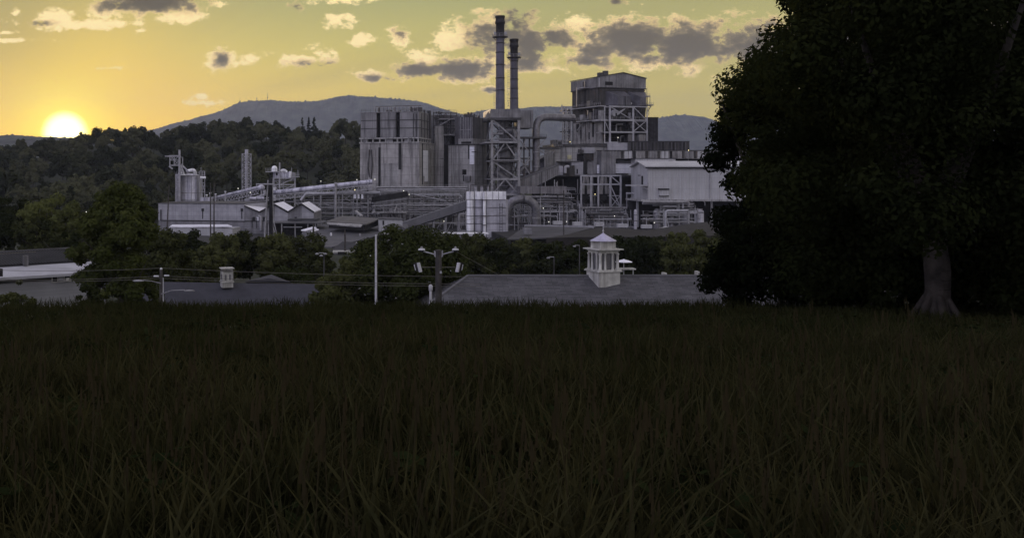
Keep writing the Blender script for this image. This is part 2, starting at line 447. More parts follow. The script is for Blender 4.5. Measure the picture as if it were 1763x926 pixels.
def make_tree(name, label, cat, x, y, h, rx, mat, seed, n=4000, leaf=0.35, nc=34, fr=0.30, rz=None, zc=None, base=None, group=None, shape='round', tr=None, lo=-0.75, ry=None, flare=False, extra=()):
    """tapered trunk with limbs, crown of leaf clumps; x, y on the ground, h its height"""
    rg = np.random.default_rng(seed)
    z0 = gh(x, y) if base is None else base
    t = thing(name, label, cat, (x, y, z0), group)
    rz = rz or h*0.42; zc = zc or h - rz*0.98
    cs, rs = clumps(rg, nc, rx, ry or rx, rz, zc, fr, shape, lo)
    for (dx_, dy_, z_, r_) in extra: cs.append((dx_, dy_, z_-z0)); rs.append(r_)
    me = quads_mesh('crown', leaf_cloud(cs, rs, n, leaf, rg), mat)
    o = bpy.data.objects.new('crown', me); COL.objects.link(o); o.parent = t
    tb = trunk_mb(h*0.92, tr or max(0.12, h*0.022), rg)
    if flare:
        tb = MB(); r = tr
        for k in range(14):   # gnarled, flared foot
            z_a, z_b = -.5+k*.22, -.5+(k+1)*.22
            ra, rb = [r*(1+1.1*math.exp(-max(0,z)/.35)+.05*math.sin(z*5)) for z in (z_a+.3, z_b+.3)]
            tb.cyl((.03*math.sin(z_a*2),.02*math.cos(z_a*3),z_a), (.03*math.sin(z_b*2),.02*math.cos(z_b*3),z_b), ra, rb, 11, False)
        for k in range(6):
            a = k*1.05+rg.random()*.5; tb.cyl((math.cos(a)*r*2.6,math.sin(a)*r*2.6,-.25),(math.cos(a)*r*.5,math.sin(a)*r*.5,.75), r*.35, r*.3, 6)
        for k in range(4):
            a = k*1.6+rg.random(); q0 = Vector((0,0,2.3+.25*k)); q1 = q0+Vector((math.cos(a)*h*.12,math.sin(a)*h*.12,h*.2)); q2 = q1+Vector((math.cos(a)*h*.08,math.sin(a)*h*.08,h*.2))
            tb.cyl(q0,q1,r*.7,r*.45,9); tb.cyl(q1,q2,r*.45,r*.15,7)
    tb.v = [(a+x, b_+y, c+z0) for a, b_, c in tb.v]
    tb.build('trunk', bark, t)
    return t

# wooded hillside: every tree of the slope on its own
protos = []
for k in range(9):
    rg = np.random.default_rng(100+k)
    rx = [6.6, 5.6, 7.4, 6.0, 5.0, 6.8, 5.4, 4.2, 4.6][k]; h = [14, 13, 15, 12.5, 14.5, 13.5, 12, 17, 15.5][k]
    cs, rs = clumps(rg, 24, rx, rx, h*0.42, h*0.58, [.32,.26,.30,.36,.30,.24,.34,.34,.3][k], 'cone' if k == 7 else 'round', lo=-0.6)
    V = leaf_cloud(cs, rs, 2600, 0.60, rg, 0.5, 0.35)
    me = quads_mesh('forest_tree', V, lf_forest)
    tb = trunk_mb(h*0.8, 0.3, rg, 3)
    # trunk joins the same small far tree
    import bmesh as _bm
    bm = _bm.new(); bm.from_mesh(me)
    tme = bpy.data.meshes.new('t'); tme.from_pydata(tb.v, [], tb.f); tme.polygons.foreach_set('material_index', [1]*len(tb.f))
    me.materials.append(bark); bm.from_mesh(tme); bm.to_mesh(me); bm.free(); bpy.data.meshes.remove(tme)
    protos.append(me)
rg = np.random.default_rng(41)
nf = 0
rows = np.linspace(480, RD, 10)
spots = []
for ri, y in enumerate(rows):
    pxa, pxb = -45, 632
    step = 12.0 if ri < 8 else 9.6
    x = X(pxa, y)
    while x < X(pxb, y):
        xx = x + rg.uniform(-3, 3); yy = y + rg.uniform(-9, 9)
        spots.append((xx, yy)); x += step*rg.uniform(0.85, 1.2)
for px in (814, 822, 830, 838, 845):
    for D in (520, 600, 690, 770): spots.append((X(px, D)+rg.uniform(-3,3), D))
for _ in range(46):
    D = rg.uniform(392, 474); px = rg.uniform(60, 292)
    spots.append((X(px, D), D))
for (xx, yy) in spots:
    me = protos[rg.choice(9, p=[.14,.13,.13,.13,.12,.12,.12,.04,.07])]
    o = bpy.data.objects.new('forest_tree', me); COL.objects.link(o)
    s = rg.uniform(0.85, 1.5)
    if yy < 474: s *= .72
    if yy > 740: s *= rg.uniform(0.62, .9)
    o.location = (xx, yy, gh(xx, yy)-0.3); o.rotation_euler = (0, 0, rg.uniform(0, 6.28)); o.scale = (s, s, s*rg.uniform(0.9, 1.15))
    tag(o, 'dark rounded broadleaf tree on the wooded hillside behind the mill', 'tree', 'trees on the wooded hillside')
    nf += 1
# the three tall pines on the ridge
for i, (px, top, w, lb) in enumerate([(520.5, 203, 17, 'tall dark pine on the ridge, left one of the three'), (531.5, 202, 12, 'slim dark pine between two fuller pines on the ridge'), (541, 201, 20, 'widest tall dark pine on the ridge, right one of the three')]):
    D = 760.0; z0 = gh(X(px, D), D); zt = Z(top, D)
    h = zt - z0
    t = thing('pine_tree', lb, 'pine', (X(px, D), D, z0), 'three pines on the ridge')
    rg2 = np.random.default_rng(60+i)
    cs, rs = [], []
    for k in range(70):
        f = rg2.random()**0.8; a = rg2.random()*6.28; rr = W(w, D)/2*(1-f)**0.8*rg2.uniform(0.4, 1.0)
        cs.append((rr*math.cos(a), rr*math.sin(a), h*(0.12+0.87*f) - rr*0.25)); rs.append(0.45+0.9*(1-f))
    o = bpy.data.objects.new('crown', quads_mesh('crown', leaf_cloud(cs, rs, 3000, 0.42, rg2, 0.0), lf_pine)); COL.objects.link(o); o.parent = t
    tb = MB().cyl((X(px,D), D, z0-0.5), (X(px,D), D, zt-0.6), 0.4, 0.06, 8); tb.build('trunk', bark, t)
# ---------------------------------------------------------------- mill: shared pieces
def railing(f, u0, u1, v, z, parent, mat=None, h=1.1, step=2.0, name='railing'):
    b = MB(); n = max(1, int(abs(u1-u0)/step))
    for i in range(n+1):
        u = u0+(u1-u0)*i/n; b.bar(f.pt(u,v,z), f.pt(u,v,z+h), 0.09)
    for k in (0.55, 1.0): b.bar(f.pt(u0,v,z+h*k), f.pt(u1,v,z+h*k), 0.08)
    return b.build(name, mat or steel, parent)
def frame(parent, f, pxs, pys, v, w=0.5, mat=None, braces=(), bw=0.3, zb=None, beams=True, v2=None):
    """steel frame on a face: columns at pxs, beams at pys (top to bottom), braces (bay, storey, kind)"""
    mat = mat or steel
    us = [f.u(p, v) for p in pxs]; um = us[len(us)//2]
    zs = [f.z(p, um, v) for p in pys]
    for u in us: MB().bar(f.pt(u,v,zb if zb is not None else zs[-1]), f.pt(u,v,zs[0]), w).build('column', mat, parent)
    if beams:
        for z in zs:
            MB().bar(f.pt(us[0]-w/2,v-0.004,z), f.pt(us[-1]+w/2,v-0.004,z), w*0.8, w*0.9).build('beam', mat, parent)
    for (i, j, k) in braces:
        a, c = us[i], us[i+1]; z1, z0 = zs[j], zs[j+1]
        d = 0.22
        segs = []
        if k in 'x\\': segs.append((a,z1,c,z0,0.03))
        if k in 'x/': segs.append((a,z0,c,z1,d))
        if k == '^': m=(a+c)/2; segs += [(a,z0,m,z1,0.03),(m,z1,c,z0,0.03)]
        if k == 'v': m=(a+c)/2; segs += [(a,z1,m,z0,0.03),(m,z0,c,z1,0.03)]
        for (ua,za,uc,zc,dv) in segs:
            MB().bar(f.pt(ua,v+dv,za), f.pt(uc,v+dv,zc), bw).build('brace', mat, parent)
    return us, zs
def part(f, name, mat, parent, px0, px1, py0, py1, v0, v1):
    b = MB(); f.pbox(b, px0, px1, py0, py1, v0, v1); return b.build(name, mat, parent)
def ladder(p0, z1, parent, w=0.9, cage=True, mat=None, d=Vector((1,0,0)), out=Vector((0,-1,0))):
    b = MB(); p0 = Vector(p0); h = z1-p0.z
    for s in (-1,1): b.bar(p0+d*s*w/2, p0+d*s*w/2+Vector((0,0,h)), 0.1)
    n = int(h/1.0)
    for i in range(n): b.bar(p0+d*(-w/2)+Vector((0,0,i+.5)), p0+d*(w/2)+Vector((0,0,i+.5)), 0.07)
    if cage:
        for i in range(int(h/2.5)):
            z = p0.z+2.5+i*2.5
            if z > z1: break
            q = [p0+d*(-w*.7), p0+d*(-w*.7)+out*1.0, p0+d*(w*.7)+out*1.0, p0+d*(w*.7)]
            for k in range(3): 
                A = q[k].copy(); B = q[k+1].copy(); A.z = z; B.z = z; b.bar(A,B,0.1)
        A = p0+d*(-w*.7)+out*1.0; A.z += 2.5; B = A.copy(); B.z = z1; b.bar(A,B,0.07)
        A = p0+d*(w*.7)+out*1.0; A.z += 2.5; B = A.copy(); B.z = z1; b.bar(A,B,0.07)
    return b.build('ladder', mat or steel, parent)
def elbow(p0, corner, p1, r, n=7):
    p0, corner, p1 = Vector(p0), Vector(corner), Vector(p1)
    a = (p0-corner).normalized(); c = (p1-corner).normalized()
    A = corner + a*r; C = corner + c*r
    pts = [p0, A]
    for i in range(1, n):
        t = i/n; pts.append((1-t)**2*A + 2*t*(1-t)*corner + t*t*C)
    return pts + [C, p1]

# ---------------------------------------------------------------- A: tall concrete building
fA = Face(620, 404, 722, 396)
tA = thing('concrete_building', 'tall stained concrete building with two dark vertical slots in its upper walls', 'factory building', fA.pt(0,0,0))
LA = fA.L; z1 = fA.z(246, LA/2); z2 = fA.z(237, LA/2); z3 = fA.z(194, LA/2)
b = MB(); fA.box(b, 0, LA, 0, 28, -0.5, z1); b.build('lower_wall', concrete, tA)
b = MB()
for p0, p1 in ((620.5,647.5),(654.5,681),(688,722)): fA.box(b, fA.u(p0), min(LA-.2, fA.u(p1)), 0.3, 19.5, z2, z3)
b.build('upper_wall', concrete_up, tA)
b = MB()
for p0, p1 in ((647.5,654.5),(681,688)): fA.box(b, fA.u(p0)-.05, fA.u(p1)+.05, 1.8, 19.3, z2, z3-0.4)
b.build('recess', void_dk, tA)
b = MB(); fA.box(b, 0.3, LA-.3, 0.9, 20, z1, z2); b.build('gap', gloom, tA)
b = MB(); fA.box(b, -.3, LA+.3, -.4, 20.3, z2-.55, z2-.003); fA.box(b, -.3, LA+.3, -.4, 28.3, z1-.2, z1+.35); b.build('ledge', pale_conc, tA)
for p in (622,632,642,654,664,684,692,703,712,720):
    b = MB(); fA.box(b, fA.u(p)-.25, fA.u(p)+.25, -.25, .9, z1+.35, z2-.55); b.build('ledge_post', pale_conc, tA)
for p0,p1,y0 in ((624,633,240),(663,676,240.5),(696,708,240)): part(fA, 'ledge_panel', clad_mid, tA, p0, p1, y0, 244.5, .3, .8)
sA = fA.side(LA)
for k in range(5):
    u = 3+k*4; b = MB(); sA.box(b, u-.25, u+.25, -.25, .9, z1+.35, z2-.55); b.build('ledge_post', pale_conc, tA)
part(fA, 'downpipe_strip', gloom, tA, 686, 691, 246.5, 292, -.12, .1)
part(fA, 'downpipe_strip', gloom, tA, 651.5, 655, 254, 322, -.1, .1)
part(fA, 'cast_patch', pale_conc, tA, 656, 686, 281, 323, -.08, .1)
b = MB(); b.tube([fA.q(636,258,-.3), fA.q(634,290,-.3), fA.q(636,305,-.3)], .3); b.build('burst_pipe', steel_dk, tA)
b = MB(); b.tube([fA.q(639.5,258,-.3), fA.q(641,285,-.3), fA.q(639,308,-.3)], .25); b.build('burst_pipe', steel_dk, tA)
for px in (711, 716.5): part(fA, 'seam', gloom, tA, px, px+1.0, 196, 236, .1, .35)
for px in (722.5,):
    pass
b = MB(); sA.box(b, 6.0, 9.0, -.15, .2, sA.z(303, 7), sA.z(259, 7)); b.build('translucent_panel', bright_pan, tA)
b = MB(); sA.box(b, 9.15, 14.6, -.2, .2, sA.z(313, 11), sA.z(259, 11)); b.build('translucent_panel', bright_pan, tA)
b = MB(); sA.box(b, 4.6, 6.0, -.1, .2, sA.z(318, 5), z1); b.build('downpipe_strip', gloom, tA)
b = MB(); sA.box(b, 16, 20.5, -.12, .2, 1, z1-2); b.build('stain_panel', clad_pale, tA)
b = MB(); sA.box(b, 3.5, 4.0, -.1, .6, z2, z3-.3); sA.box(b, 9.5, 10.2, -.1, .6, z2, z3+1.4); sA.box(b, 14.5, 15.0, -.1, .6, z2, z3-.4); sA.box(b, 17.5, 19.2, -.5, .9, z2, z3+1.6); b.build('pipe_riser', ribbed_dk, tA)
for py in (207,221):
    b = MB(); z = fA.z(py, LA/2); fA.box(b, .25, LA, .22, .4, z-.12, z+.12); sA.box(b, 0, 19, .1, .3, z-.12, z+.12); b.build('girt', gloom, tA)
b = MB(); fA.box(b, 0, LA-.2, .3, 19.5, z3-.002, z3+.35); b.build('parapet', concrete_up, tA)
railing(fA, .3, LA-.5, .6, z3+.35, tA, steel_dk, 1.2); railing(sA, .5, 19, .6, z3+.35, tA, steel_dk, 1.2)
# plant on the roof
rr = random.Random(3)
u0, u1 = fA.u(641), fA.u(716)
for k in range(9):
    u = u0+(u1-u0)*(k+.5)/9; v = rr.uniform(4,15); h = rr.uniform(1.2,2.9)
    b = MB()
    if k % 3: fA.box(b, u-rr.uniform(.6,1.1), u+rr.uniform(.6,1.2), v, v+2.5, z3+.35, z3+h)
    else: b.cyl(fA.pt(u,v,z3), fA.pt(u,v,z3+h+.5), .45, .4, 10)
    b.build('roof_vent', rr.choice([steel, ribbed_dk, clad_mid]), tA)
for k, (v, dz) in enumerate(((2.5,2.6),(5,3.0),(9,3.2))):
    b = MB(); b.bar(fA.pt(u0,v,z3+dz), fA.pt(u1+1,v,z3+dz), .22)
    for i in range(12): 
        u = u0+(u1-u0)*i/11; b.bar(fA.pt(u,v,z3+.3), fA.pt(u,v,z3+dz), .16)
    b.build('roof_pipe_rack', steel_dk if k % 2 else steel, tA)

# ---------------------------------------------------------------- B: second boiler house beside it
fB = Face(772, 412, 817, 405)
tB = thing('boiler_house', 'plain concrete boiler house under a dark ribbed tower, white panel on its corner', 'factory building', fB.pt(0,0,0))
LB = fB.L; zb1 = fB.z(250, LB/2)
b = MB(); fB.box(b, 0, LB, 0, 20, -.5, zb1); b.build('lower_wall', pale_conc, tB)
part(fB, 'plinth_edge', gloom, tB, 772, 817, 248.5, 250.2, -.25, .2)
part(fB, 'translucent_panel', bright_pan, tB, 808.5, 816.3, 253, 283, -.15, .1)
part(fB, 'downpipe_strip', gloom, tB, 806, 808, 250.5, 274, -.12, .1)
part(fB, 'window_opening', void_dk, tB, 796, 803, 292, 301, -.06, .2)
part(fB, 'window_opening', void_dk, tB, 797, 799, 302, 312, -.06, .2)
part(fB, 'equipment_box', clad_mid, tB, 799.5, 809, 303, 312, -1.2, .1)
part(fB, 'bracket_arm', steel_dk, tB, 812, 819, 261, 262.2, -.6, .2)
part(fB, 'tower_base', pale_conc, tB, 789, 815, 239, 248.5, 1.0, 17)
part(fB, 'tower_base_gap', gloom, tB, 794, 811, 244, 247.5, .8, 1.2)
part(fB, 'ribbed_tower', surf('ribbed_tower_cladding', (0.14,0.135,0.145), .7, streak=.7, ribs=1.3, vscale=.2), tB, 789.5, 813, 202, 239, 1.4, 17)
for px in (793,797.5,801.5,806,810,812.6):
    part(fB, 'tower_rib', steel, tB, px-.35, px+.35, 202, 239, 1.1, 1.4)
part(fB, 'tower_rib', steel, tB, 792, 811.5, 223, 224.2, 1.0, 1.12)
for px in (784,):
    part(fB, 'tower_flank', ribbed_dk, tB, 783, 789.5, 201, 250, 3, 17)
b = MB()
for k in range(13):
    p = fB.pt(fB.u(786)+k*(fB.u(812)-fB.u(786))/12, rr.uniform(3,9), 0); h0 = fB.z(202, 5)
    MB().bar((p.x,p.y,h0), (p.x,p.y,h0+rr.uniform(.8,2.4)), rr.uniform(.2,.9)).build('roof_vent', steel_dk, tB)
u0, u1 = fB.u(786), fB.u(812)
railing(fB, u0, u1, 2, fB.z(202, 5), tB, steel_dk, 1.5, 1.2); railing(fB, u0, u1, 9, fB.z(202,5), tB, steel_dk, 2.2, 1.5)
# open stair bay between the two buildings
tS = thing('stair_bay', 'dark open steel stair bay between the tall concrete building and the ribbed tower', 'steel structure', (X(766,430),430,0))
fS = Face(745, 425, 790, 425)
part(fS, 'back_wall', concrete_up, tS, 742, 789, 198, 326, 2.0, 11)
part(fS, 'lift_shaft', concrete, tS, 750, 764, 217, 326, -3, 1.9)
part(fS, 'flank_wall', clad_rust, tS, 764, 776, 250, 326, .8, 1.9)
frame(tS, fS, (746,757,768,776,786), (195,204,217,233,249), 1.0, .4, steel_dk, ((0,0,'/'),(1,1,'\\'),(2,1,'x'),(3,2,'/'),(0,2,'\\'),(2,3,'x'),(1,0,'x')), .25)
frame(tS, fS, (752,764,775,785), (200,208,222,236), 1.2, .35, steel_dk, ((0,1,'x'),(2,0,'\\'),(1,2,'/')), .22)
part(fS, 'platform', steel, tS, 764, 787, 231, 233.5, -.5, 5)
part(fS, 'platform', steel, tS, 756, 790, 204.5, 206, -.5, 6)
b = MB(); b.bar(fS.q(757,216,-.3), fS.q(775,206,-.3), .8, .35); b.build('stair_flight', steel, tS)
part(fS, 'drum', duct_m, tS, 774, 784, 235, 249, 2, 5)
b = MB()
for k in range(10):
    px = 747+k*4.2; MB().bar(fS.q(px,196,2+k%3), fS.q(px,196-rr.uniform(1,4),2+k%3), rr.uniform(.3,1.0)).build('roof_vent', steel_dk, tS)
railing(fS, fS.u(746), fS.u(787), 1, fS.z(195,10), tS, steel_dk, 1.4, 1.3)
part(fS, 'wall_bracket', steel_dk, tS, 757, 766, 272.5, 274, -3, -1.8)
part(fS, 'hose_box', clad_pale, tS, 756.5, 760, 276, 281, -2.6, -1.9)
part(fS, 'opening', void_dk, tS, 753, 756, 255.5, 258, -2.1, -1.9)

# ---------------------------------------------------------------- C: stack tower
fC = Face(847, 392, 893, 392)
tC = thing('stack_tower', 'open steel tower with crossed braces carrying the grey plenum box below two smokestacks', 'steel structure', fC.pt(0,0,0))
lv = (205.5, 245, 277, 308.5, 335, 392)
frame(tC, fC, (847,893), lv[:-1], 0, .95, steel, ((0,0,'\\'),(0,1,'^'),(0,2,'\\'),(0,3,'^')), .5, zb=-.3)
frame(tC, fC, (840,880), lv[:-1], 20, .8, steel_dk, ((0,0,'x'),(0,1,'x'),(0,2,'/'),(0,3,'x')), .45, zb=-.3)
fl = fC.lside(); 
for i in range(4):
    zt, zb_ = fC.z(lv[i],5), fC.z(lv[i+1],5)
    for v in (0.1,11.2):
        MB().bar(fC.pt(v,0,zt), fC.pt(v,20,zt), .6).build('beam', steel, tC)
        MB().bar(fC.pt(v,0.4,zt), fC.pt(v,19.6,zb_), .4).build('brace', steel, tC)
zc0 = fC.z(205,5)
b = MB(); fC.box(b, -.6, 11.6, -.5, 21, zc0+.5, fC.z(188,5)); b.build('plenum', clad_mid, tC)
b = MB(); fC.box(b, -1.0, 11.9, -.9, 21.4, zc0-.4, zc0+.5); b.build('plenum_sill', steel_dk, tC)
part(fC, 'plenum_wing', clad_mid, tC, 893.5, 918, 190, 220.5, 5, 19)
part(fC, 'hatch', void_dk, tC, 843.5, 845, 197, 202, -.7, -.4) if False else None
# vessel and ducts inside the frame
b = MB(); b.lathe((X(869,402), 402), [(3.2,0),(3.2,Z(262,402)),(2.3,Z(254,402)),(2.3,Z(210,402)),(2.6,zc0)], 18); b.build('vessel', clad_mid, tC)
b = MB(); b.tube(elbow((X(869,400),398,Z(225,400)), (X(886,398),398,Z(225,400)), (X(886,398),398,Z(262,400)), 2), 1.3, 10); b.build('inner_duct', duct_m, tC)
b = MB(); b.tube([fC.q(852,296,6), fC.q(884,318,6)], 1.7, 10); b.build('inner_duct', duct_m, tC)
b = MB(); b.tube([fC.q(853,262,5), fC.q(890,248,5)], .9, 8); b.build('inner_duct', duct_m, tC)
part(fC, 'platform', steel, tC, 836, 893, 244.2, 246.6, -1.0, 20)
part(fC, 'platform', steel, tC, 851, 866, 229, 231.5, 2, 8)
part(fC, 'platform', steel_dk, tC, 849, 893, 276.4, 278.2, -.6, 19)
railing(fC, -2.2, 11, -.8, fC.z(244,5), tC); railing(fC, fC.u(851,2), fC.u(866,2), 2, fC.z(229,5), tC)
for k in range(5):
    y0 = 330-k*17
    b = MB(); b.bar(fC.q(848 if k%2 else 858, y0, 12), fC.q(858 if k%2 else 848, y0-15, 12), .9, .3); b.build('stair_flight', steel, tC)
for k in range(6):
    part(fC, 'catwalk', steel_dk, tC, 866+rr.uniform(-3,6), 880+rr.uniform(0,10), 228+k*17, 229+k*17, 9, 13)
# side bracket platform on the right
part(fC, 'side_platform', steel_dk, tC, 889, 941, 235.6, 238.6, 4, 10)
railing(fC, fC.u(912,4), fC.u(941,4), 4, fC.z(235.6,15), tC, steel_dk)
for a, c in (((939,239),(926,255)), ((893,239),(911,262)), ((905,239),(893,275)), ((893,270),(912,300)), ((912,270),(893,300)), ((893,300),(912,275))):
    MB().bar(fC.q(a[0],a[1],5), fC.q(c[0],c[1],5), .4).build('brace', steel, tC)
for px in (902, 911.5):
    MB().bar(fC.q(px,238,6), fC.q(px,330,6), .6).build('column', steel_dk, tC)
for py in (257, 273, 303):
    MB().bar(fC.q(893,py,6.5), fC.q(912,py,6.5), .5).build('beam', steel_dk, tC)
b = MB(); b.ball(fC.q(908,296,8), 2.0, 10, 6, .6); b.tube(elbow(fC.q(898,300,7), fC.q(898,288,7), fC.q(910,288,7), 1.0), .8); b.tube(elbow(fC.q(903,312,7), fC.q(903,293,7), fC.q(912,297,7), 1.0), .7); b.build('fan_casing', duct_m, tC)

def smokestack(px, D, rpx, top, plat, rb, label, bands, lad):
    r = W(rpx, D); x = X(px, D); zt = Z(top, D); zb_ = Z(189, D)
    t = thing('smokestack', label, 'smokestack', (x, D, zb_), 'two smokestacks on the plenum')
    zk = Z(top+34 if plat-top > 30 else top+22, D)
    zk = Z(plat, D)
    zc = Z(top+14, D); 
    b = MB(); b.lathe((x, D), [(r*1.12, zb_), (r*1.02, (zb_+zk)/2), (r, zk)], 22); b.build('shaft', stack_m, t)
    b = MB(); b.lathe((x, D), [(r, zk), (r, zc), (r*1.16, zc+.05), (r*1.2, zc+1.0), (r*1.08, zc+1.1), (r*1.06, zt-.9), (r*1.16, zt-.8), (r*1.16, zt)], 22); b.build('soot_cap', stack_cap, t)
    for py in bands:
        z = Z(py, D); b = MB(); rr_ = r*(1.0+.12*(zk-z)/(zk-zb_)) + .06; b.lathe((x,D), [(rr_,z-.18),(rr_+.08,z),(rr_,z+.18)], 22); b.build('flange', stack_cap, t)
    # ring platform with its rail
    zp = Z(plat+2, D); b = MB(); b.lathe((x,D), [(r*1.05, zp-.6),(rb,zp-.2),(rb,zp),(r*1.05,zp)], 22); pl = b.build('platform', steel_dk, t)
    b = MB()
    for k in range(14):
        a = 2*PI*k/14; p = (x+math.cos(a)*rb, D+math.sin(a)*rb); b.bar((*p,zp),(*p,zp+1.15),.1)
        a2 = 2*PI*(k+1)/14; q = (x+math.cos(a2)*rb, D+math.sin(a2)*rb)
        for h in (.6,1.15): b.bar((*p,zp+h),(*q,zp+h),.1)
    b.build('railing', steel, pl)
    for k in range(8):
        a = 2*PI*k/8; MB().bar((x+math.cos(a)*rb*.95, D+math.sin(a)*rb*.95, zp-.2), (x+math.cos(a)*r, D+math.sin(a)*r, zp-1.5), .12).build('bracket', steel_dk, pl)
    for s in (-1, .7):
        b = MB(); b.box(x+s*rb*.8-.45, x+s*rb*.8+.45, D-rb*.75-.4, D-rb*.75+.4, zp+.5, zp+1.7); b.build('beacon_box', steel_lt, pl)
    for (lx, y0, y1) in lad:
        lp = (X(lx, D), D-.4, Z(y0, D)); ladder(lp, Z(y1, D), t, .9, True, steel, Vector((1,0,0)), Vector((0,-1,0)))
    return t
smokestack(861, 401, 7.3, 28, 62, W(13.5,401), 'taller of the two smokestacks, grey with sooty cap and ring platform', (75,91,112,135,156), ((852,188,155),))
smokestack(885, 406, 6.6, 68, 97, W(12.5,406), 'shorter smokestack behind the taller one, sooty cap and ring platform', (106,119,137,153,170), ((876,184,100),(877,184,176)))

# duct with elbow from tower to boiler
tD = thing('elbow_duct', 'large grey duct with an elbow crossing from the stack tower to the boiler tower', 'duct', (X(923,400),400,0))
b = MB(); b.tube(elbow((X(984,414),410,Z(202,406)), (X(923,402),402,Z(202,404)), (X(923,402),402,Z(312,402)), 5.5, 10), W(6.3,402), 16); b.build('duct', duct_m, tD)
for py in (238, 262, 287):
    z = Z(py,402); b = MB(); b.lathe((X(923,402),402), [(W(6.4,402),z-.2),(W(7.2,402),z),(W(6.4,402),z+.2)], 16); b.build('flange', steel, tD)
b = MB(); b.cyl((X(966,408),408.6,Z(202,406)), (X(967.5,408),408.8,Z(202,406)), W(7.3,404), n=16); b.build('flange', steel, tD)
b = MB(); b.lathe((X(923,402),402), [(W(7.5,402),0),(W(7.5,402),Z(311,402))], 14); b.build('stub', gloom, tD)
# lower arched duct
tL = thing('arched_duct', 'big grey arched duct bending down to the ground beside the white silos', 'duct', (X(915,372),372,0))
D = 372
pts = [Vector((X(858,D),D,Z(352,D)))]
for k in range(13):
    a = PI - PI*k/12
    pts.append(Vector((X(898,D)+math.cos(a)*W(25,D), D, Z(362,D)+math.sin(a)*W(19,D))))
pts.append(Vector((X(923,D),D,-.3)))
pts[0] = Vector((X(866,D),D,Z(374,D)))
b = MB(); b.tube(pts, W(7.5,D), 16); b.build('duct', duct_m, tL)
b = MB(); c = Vector((X(901,D),D,Z(343,D))); b.cyl(c-Vector((.3,0,0)), c+Vector((.3,0,0)), W(9,D), n=16); b.build('flange', steel_dk, tL)
b = MB(); z = Z(375,D); b.lathe((X(923,D),D), [(W(7.6,D),z-.3),(W(8.4,D),z),(W(7.6,D),z+.3)], 14); b.build('flange', steel, tL)
# ---------------------------------------------------------------- E: boiler tower
fE = Face(1032, 430, 1112, 438)
tE = thing('boiler_tower', 'tall weathered boiler tower with a gabled dark top, hoppers and white steel frame', 'factory building', fE.pt(0,0,0))
LE = fE.L; dE = 23.6
ze = fE.z(133, 0); zbd = fE.z(150.5, 0); zpk = fE.z(126, LE/2)
prof = [fE.pt(0,0,zbd), fE.pt(LE,0,zbd), fE.pt(LE,0,ze), fE.pt(LE/2,0,zpk), fE.pt(0,0,ze)]
b = MB(); b.prism(prof, fE.b*dE); b.build('top_cladding', clad_mid, tE)
b = MB()
for s in (0,1):
    p = [fE.pt(LE/2,-.4,zpk+.05), fE.pt(-.3 if s == 0 else LE+.3,-.4,ze+.05), fE.pt(-.3 if s == 0 else LE+.3,-.4,ze+.35), fE.pt(LE/2,-.4,zpk+.35)]
    b.prism(p, fE.b*(dE+.8))
b.build('roof', roof_dk, tE)
for (u, v, h) in ((3.0,3,1.4),(6.5,4,1.8)):
    b = MB(); zz = ze+(zpk-ze)*u/(LE/2); fE.box(b, u-.9, u+.9, v, v+2, zz, zz+h+.5); b.build('roof_vent', steel_dk, tE)
zlo = fE.z(247, 0)
b = MB(); fE.box(b, .5, LE-.5, .5, dE-.5, zlo-1, zbd); b.build('body', clad_rust, tE)
b = MB(); fE.box(b, -.1, LE+.1, -.15, dE+.1, zbd-.35, zbd+.1); b.build('eave_strip', stack_cap, tE)
b = MB(); fE.box(b, .3, LE-.3, .2, .5, fE.z(155.5,5), fE.z(153.5,5)); b.build('girt', steel_dk, tE)
part(fE, 'louvre', void_dk, tE, 1042, 1055, 141, 147, -.1, .2)
part(fE, 'corner_trim', steel_lt, tE, 1031.6, 1032.8, 134, 150, -.2, .3)
# hooded hoppers on the front
for (p0, p1) in ((1043,1076),(1081,1113)):
    u0, u1 = fE.u(p0), fE.u(p1); 
    za, zb2, zc2, zd = fE.z(157,9), fE.z(167,9), fE.z(183,9), fE.z(205,9)
    m = (u0+u1)/2+1.2; u1f = min(u1, fE.u(1112.5,-4.5))
    top = [fE.pt(u0+.2,.55,za), fE.pt(u1,.55,za), fE.pt(u1f,-4.5,zb2), fE.pt(u0+3.2,-4.5,zb2)]
    bot = [fE.pt(u0+.2,.55,zc2), fE.pt(u1,.55,zc2), fE.pt(u1f,-4.5,zc2), fE.pt(u0+3.2,-4.5,zc2)]
    b = MB(); b.add(top+bot, [(0,1,2,3),(7,6,5,4),(3,2,6,7),(0,3,7,4),(1,5,6,2),(0,4,5,1)]); hd = b.build('hopper_hood', surf('hood_cladding', (0.10,0.096,0.11), 0.6, streak=.4, ribs=1.2) if 'hood_cladding' not in MATS else MATS['hood_cladding'], tE)
    tip = [fE.pt(m-1,-1,zd), fE.pt(m+1,-1,zd), fE.pt(m+1,-2.8,zd), fE.pt(m-1,-2.8,zd)]
    b = MB(); b.add(bot+tip, [(0,1,2,3),(7,6,5,4),(0,4,5,1),(1,5,6,2),(2,6,7,3),(3,7,4,0)]); b.build('hopper', clad_rust, tE)
    b = MB(); b.bar(fE.pt(u0+3.0,-4.6,zc2), fE.pt(u1f,-4.6,zc2), .3); b.bar(fE.pt(u0+7,-4.6,zb2), fE.pt(u0+7,-4.6,zc2), .25); b.build('hood_trim', gloom, hd)
part(fE, 'flue', duct_m, tE, 1060, 1064, 192, 198, -3.5, .5)
b = MB(); b.tube([fE.q(1062,198,-4), fE.q(1077,186,-3.6), fE.q(1087,178,-3.4)], .5); b.build('feed_pipe', steel_lt, tE)
b = MB(); c = fE.q(1059,195,-5.2); b.cyl(c, c+fE.b*1.2, 1.5, n=14); b.build('fan_housing', steel_lt, tE)
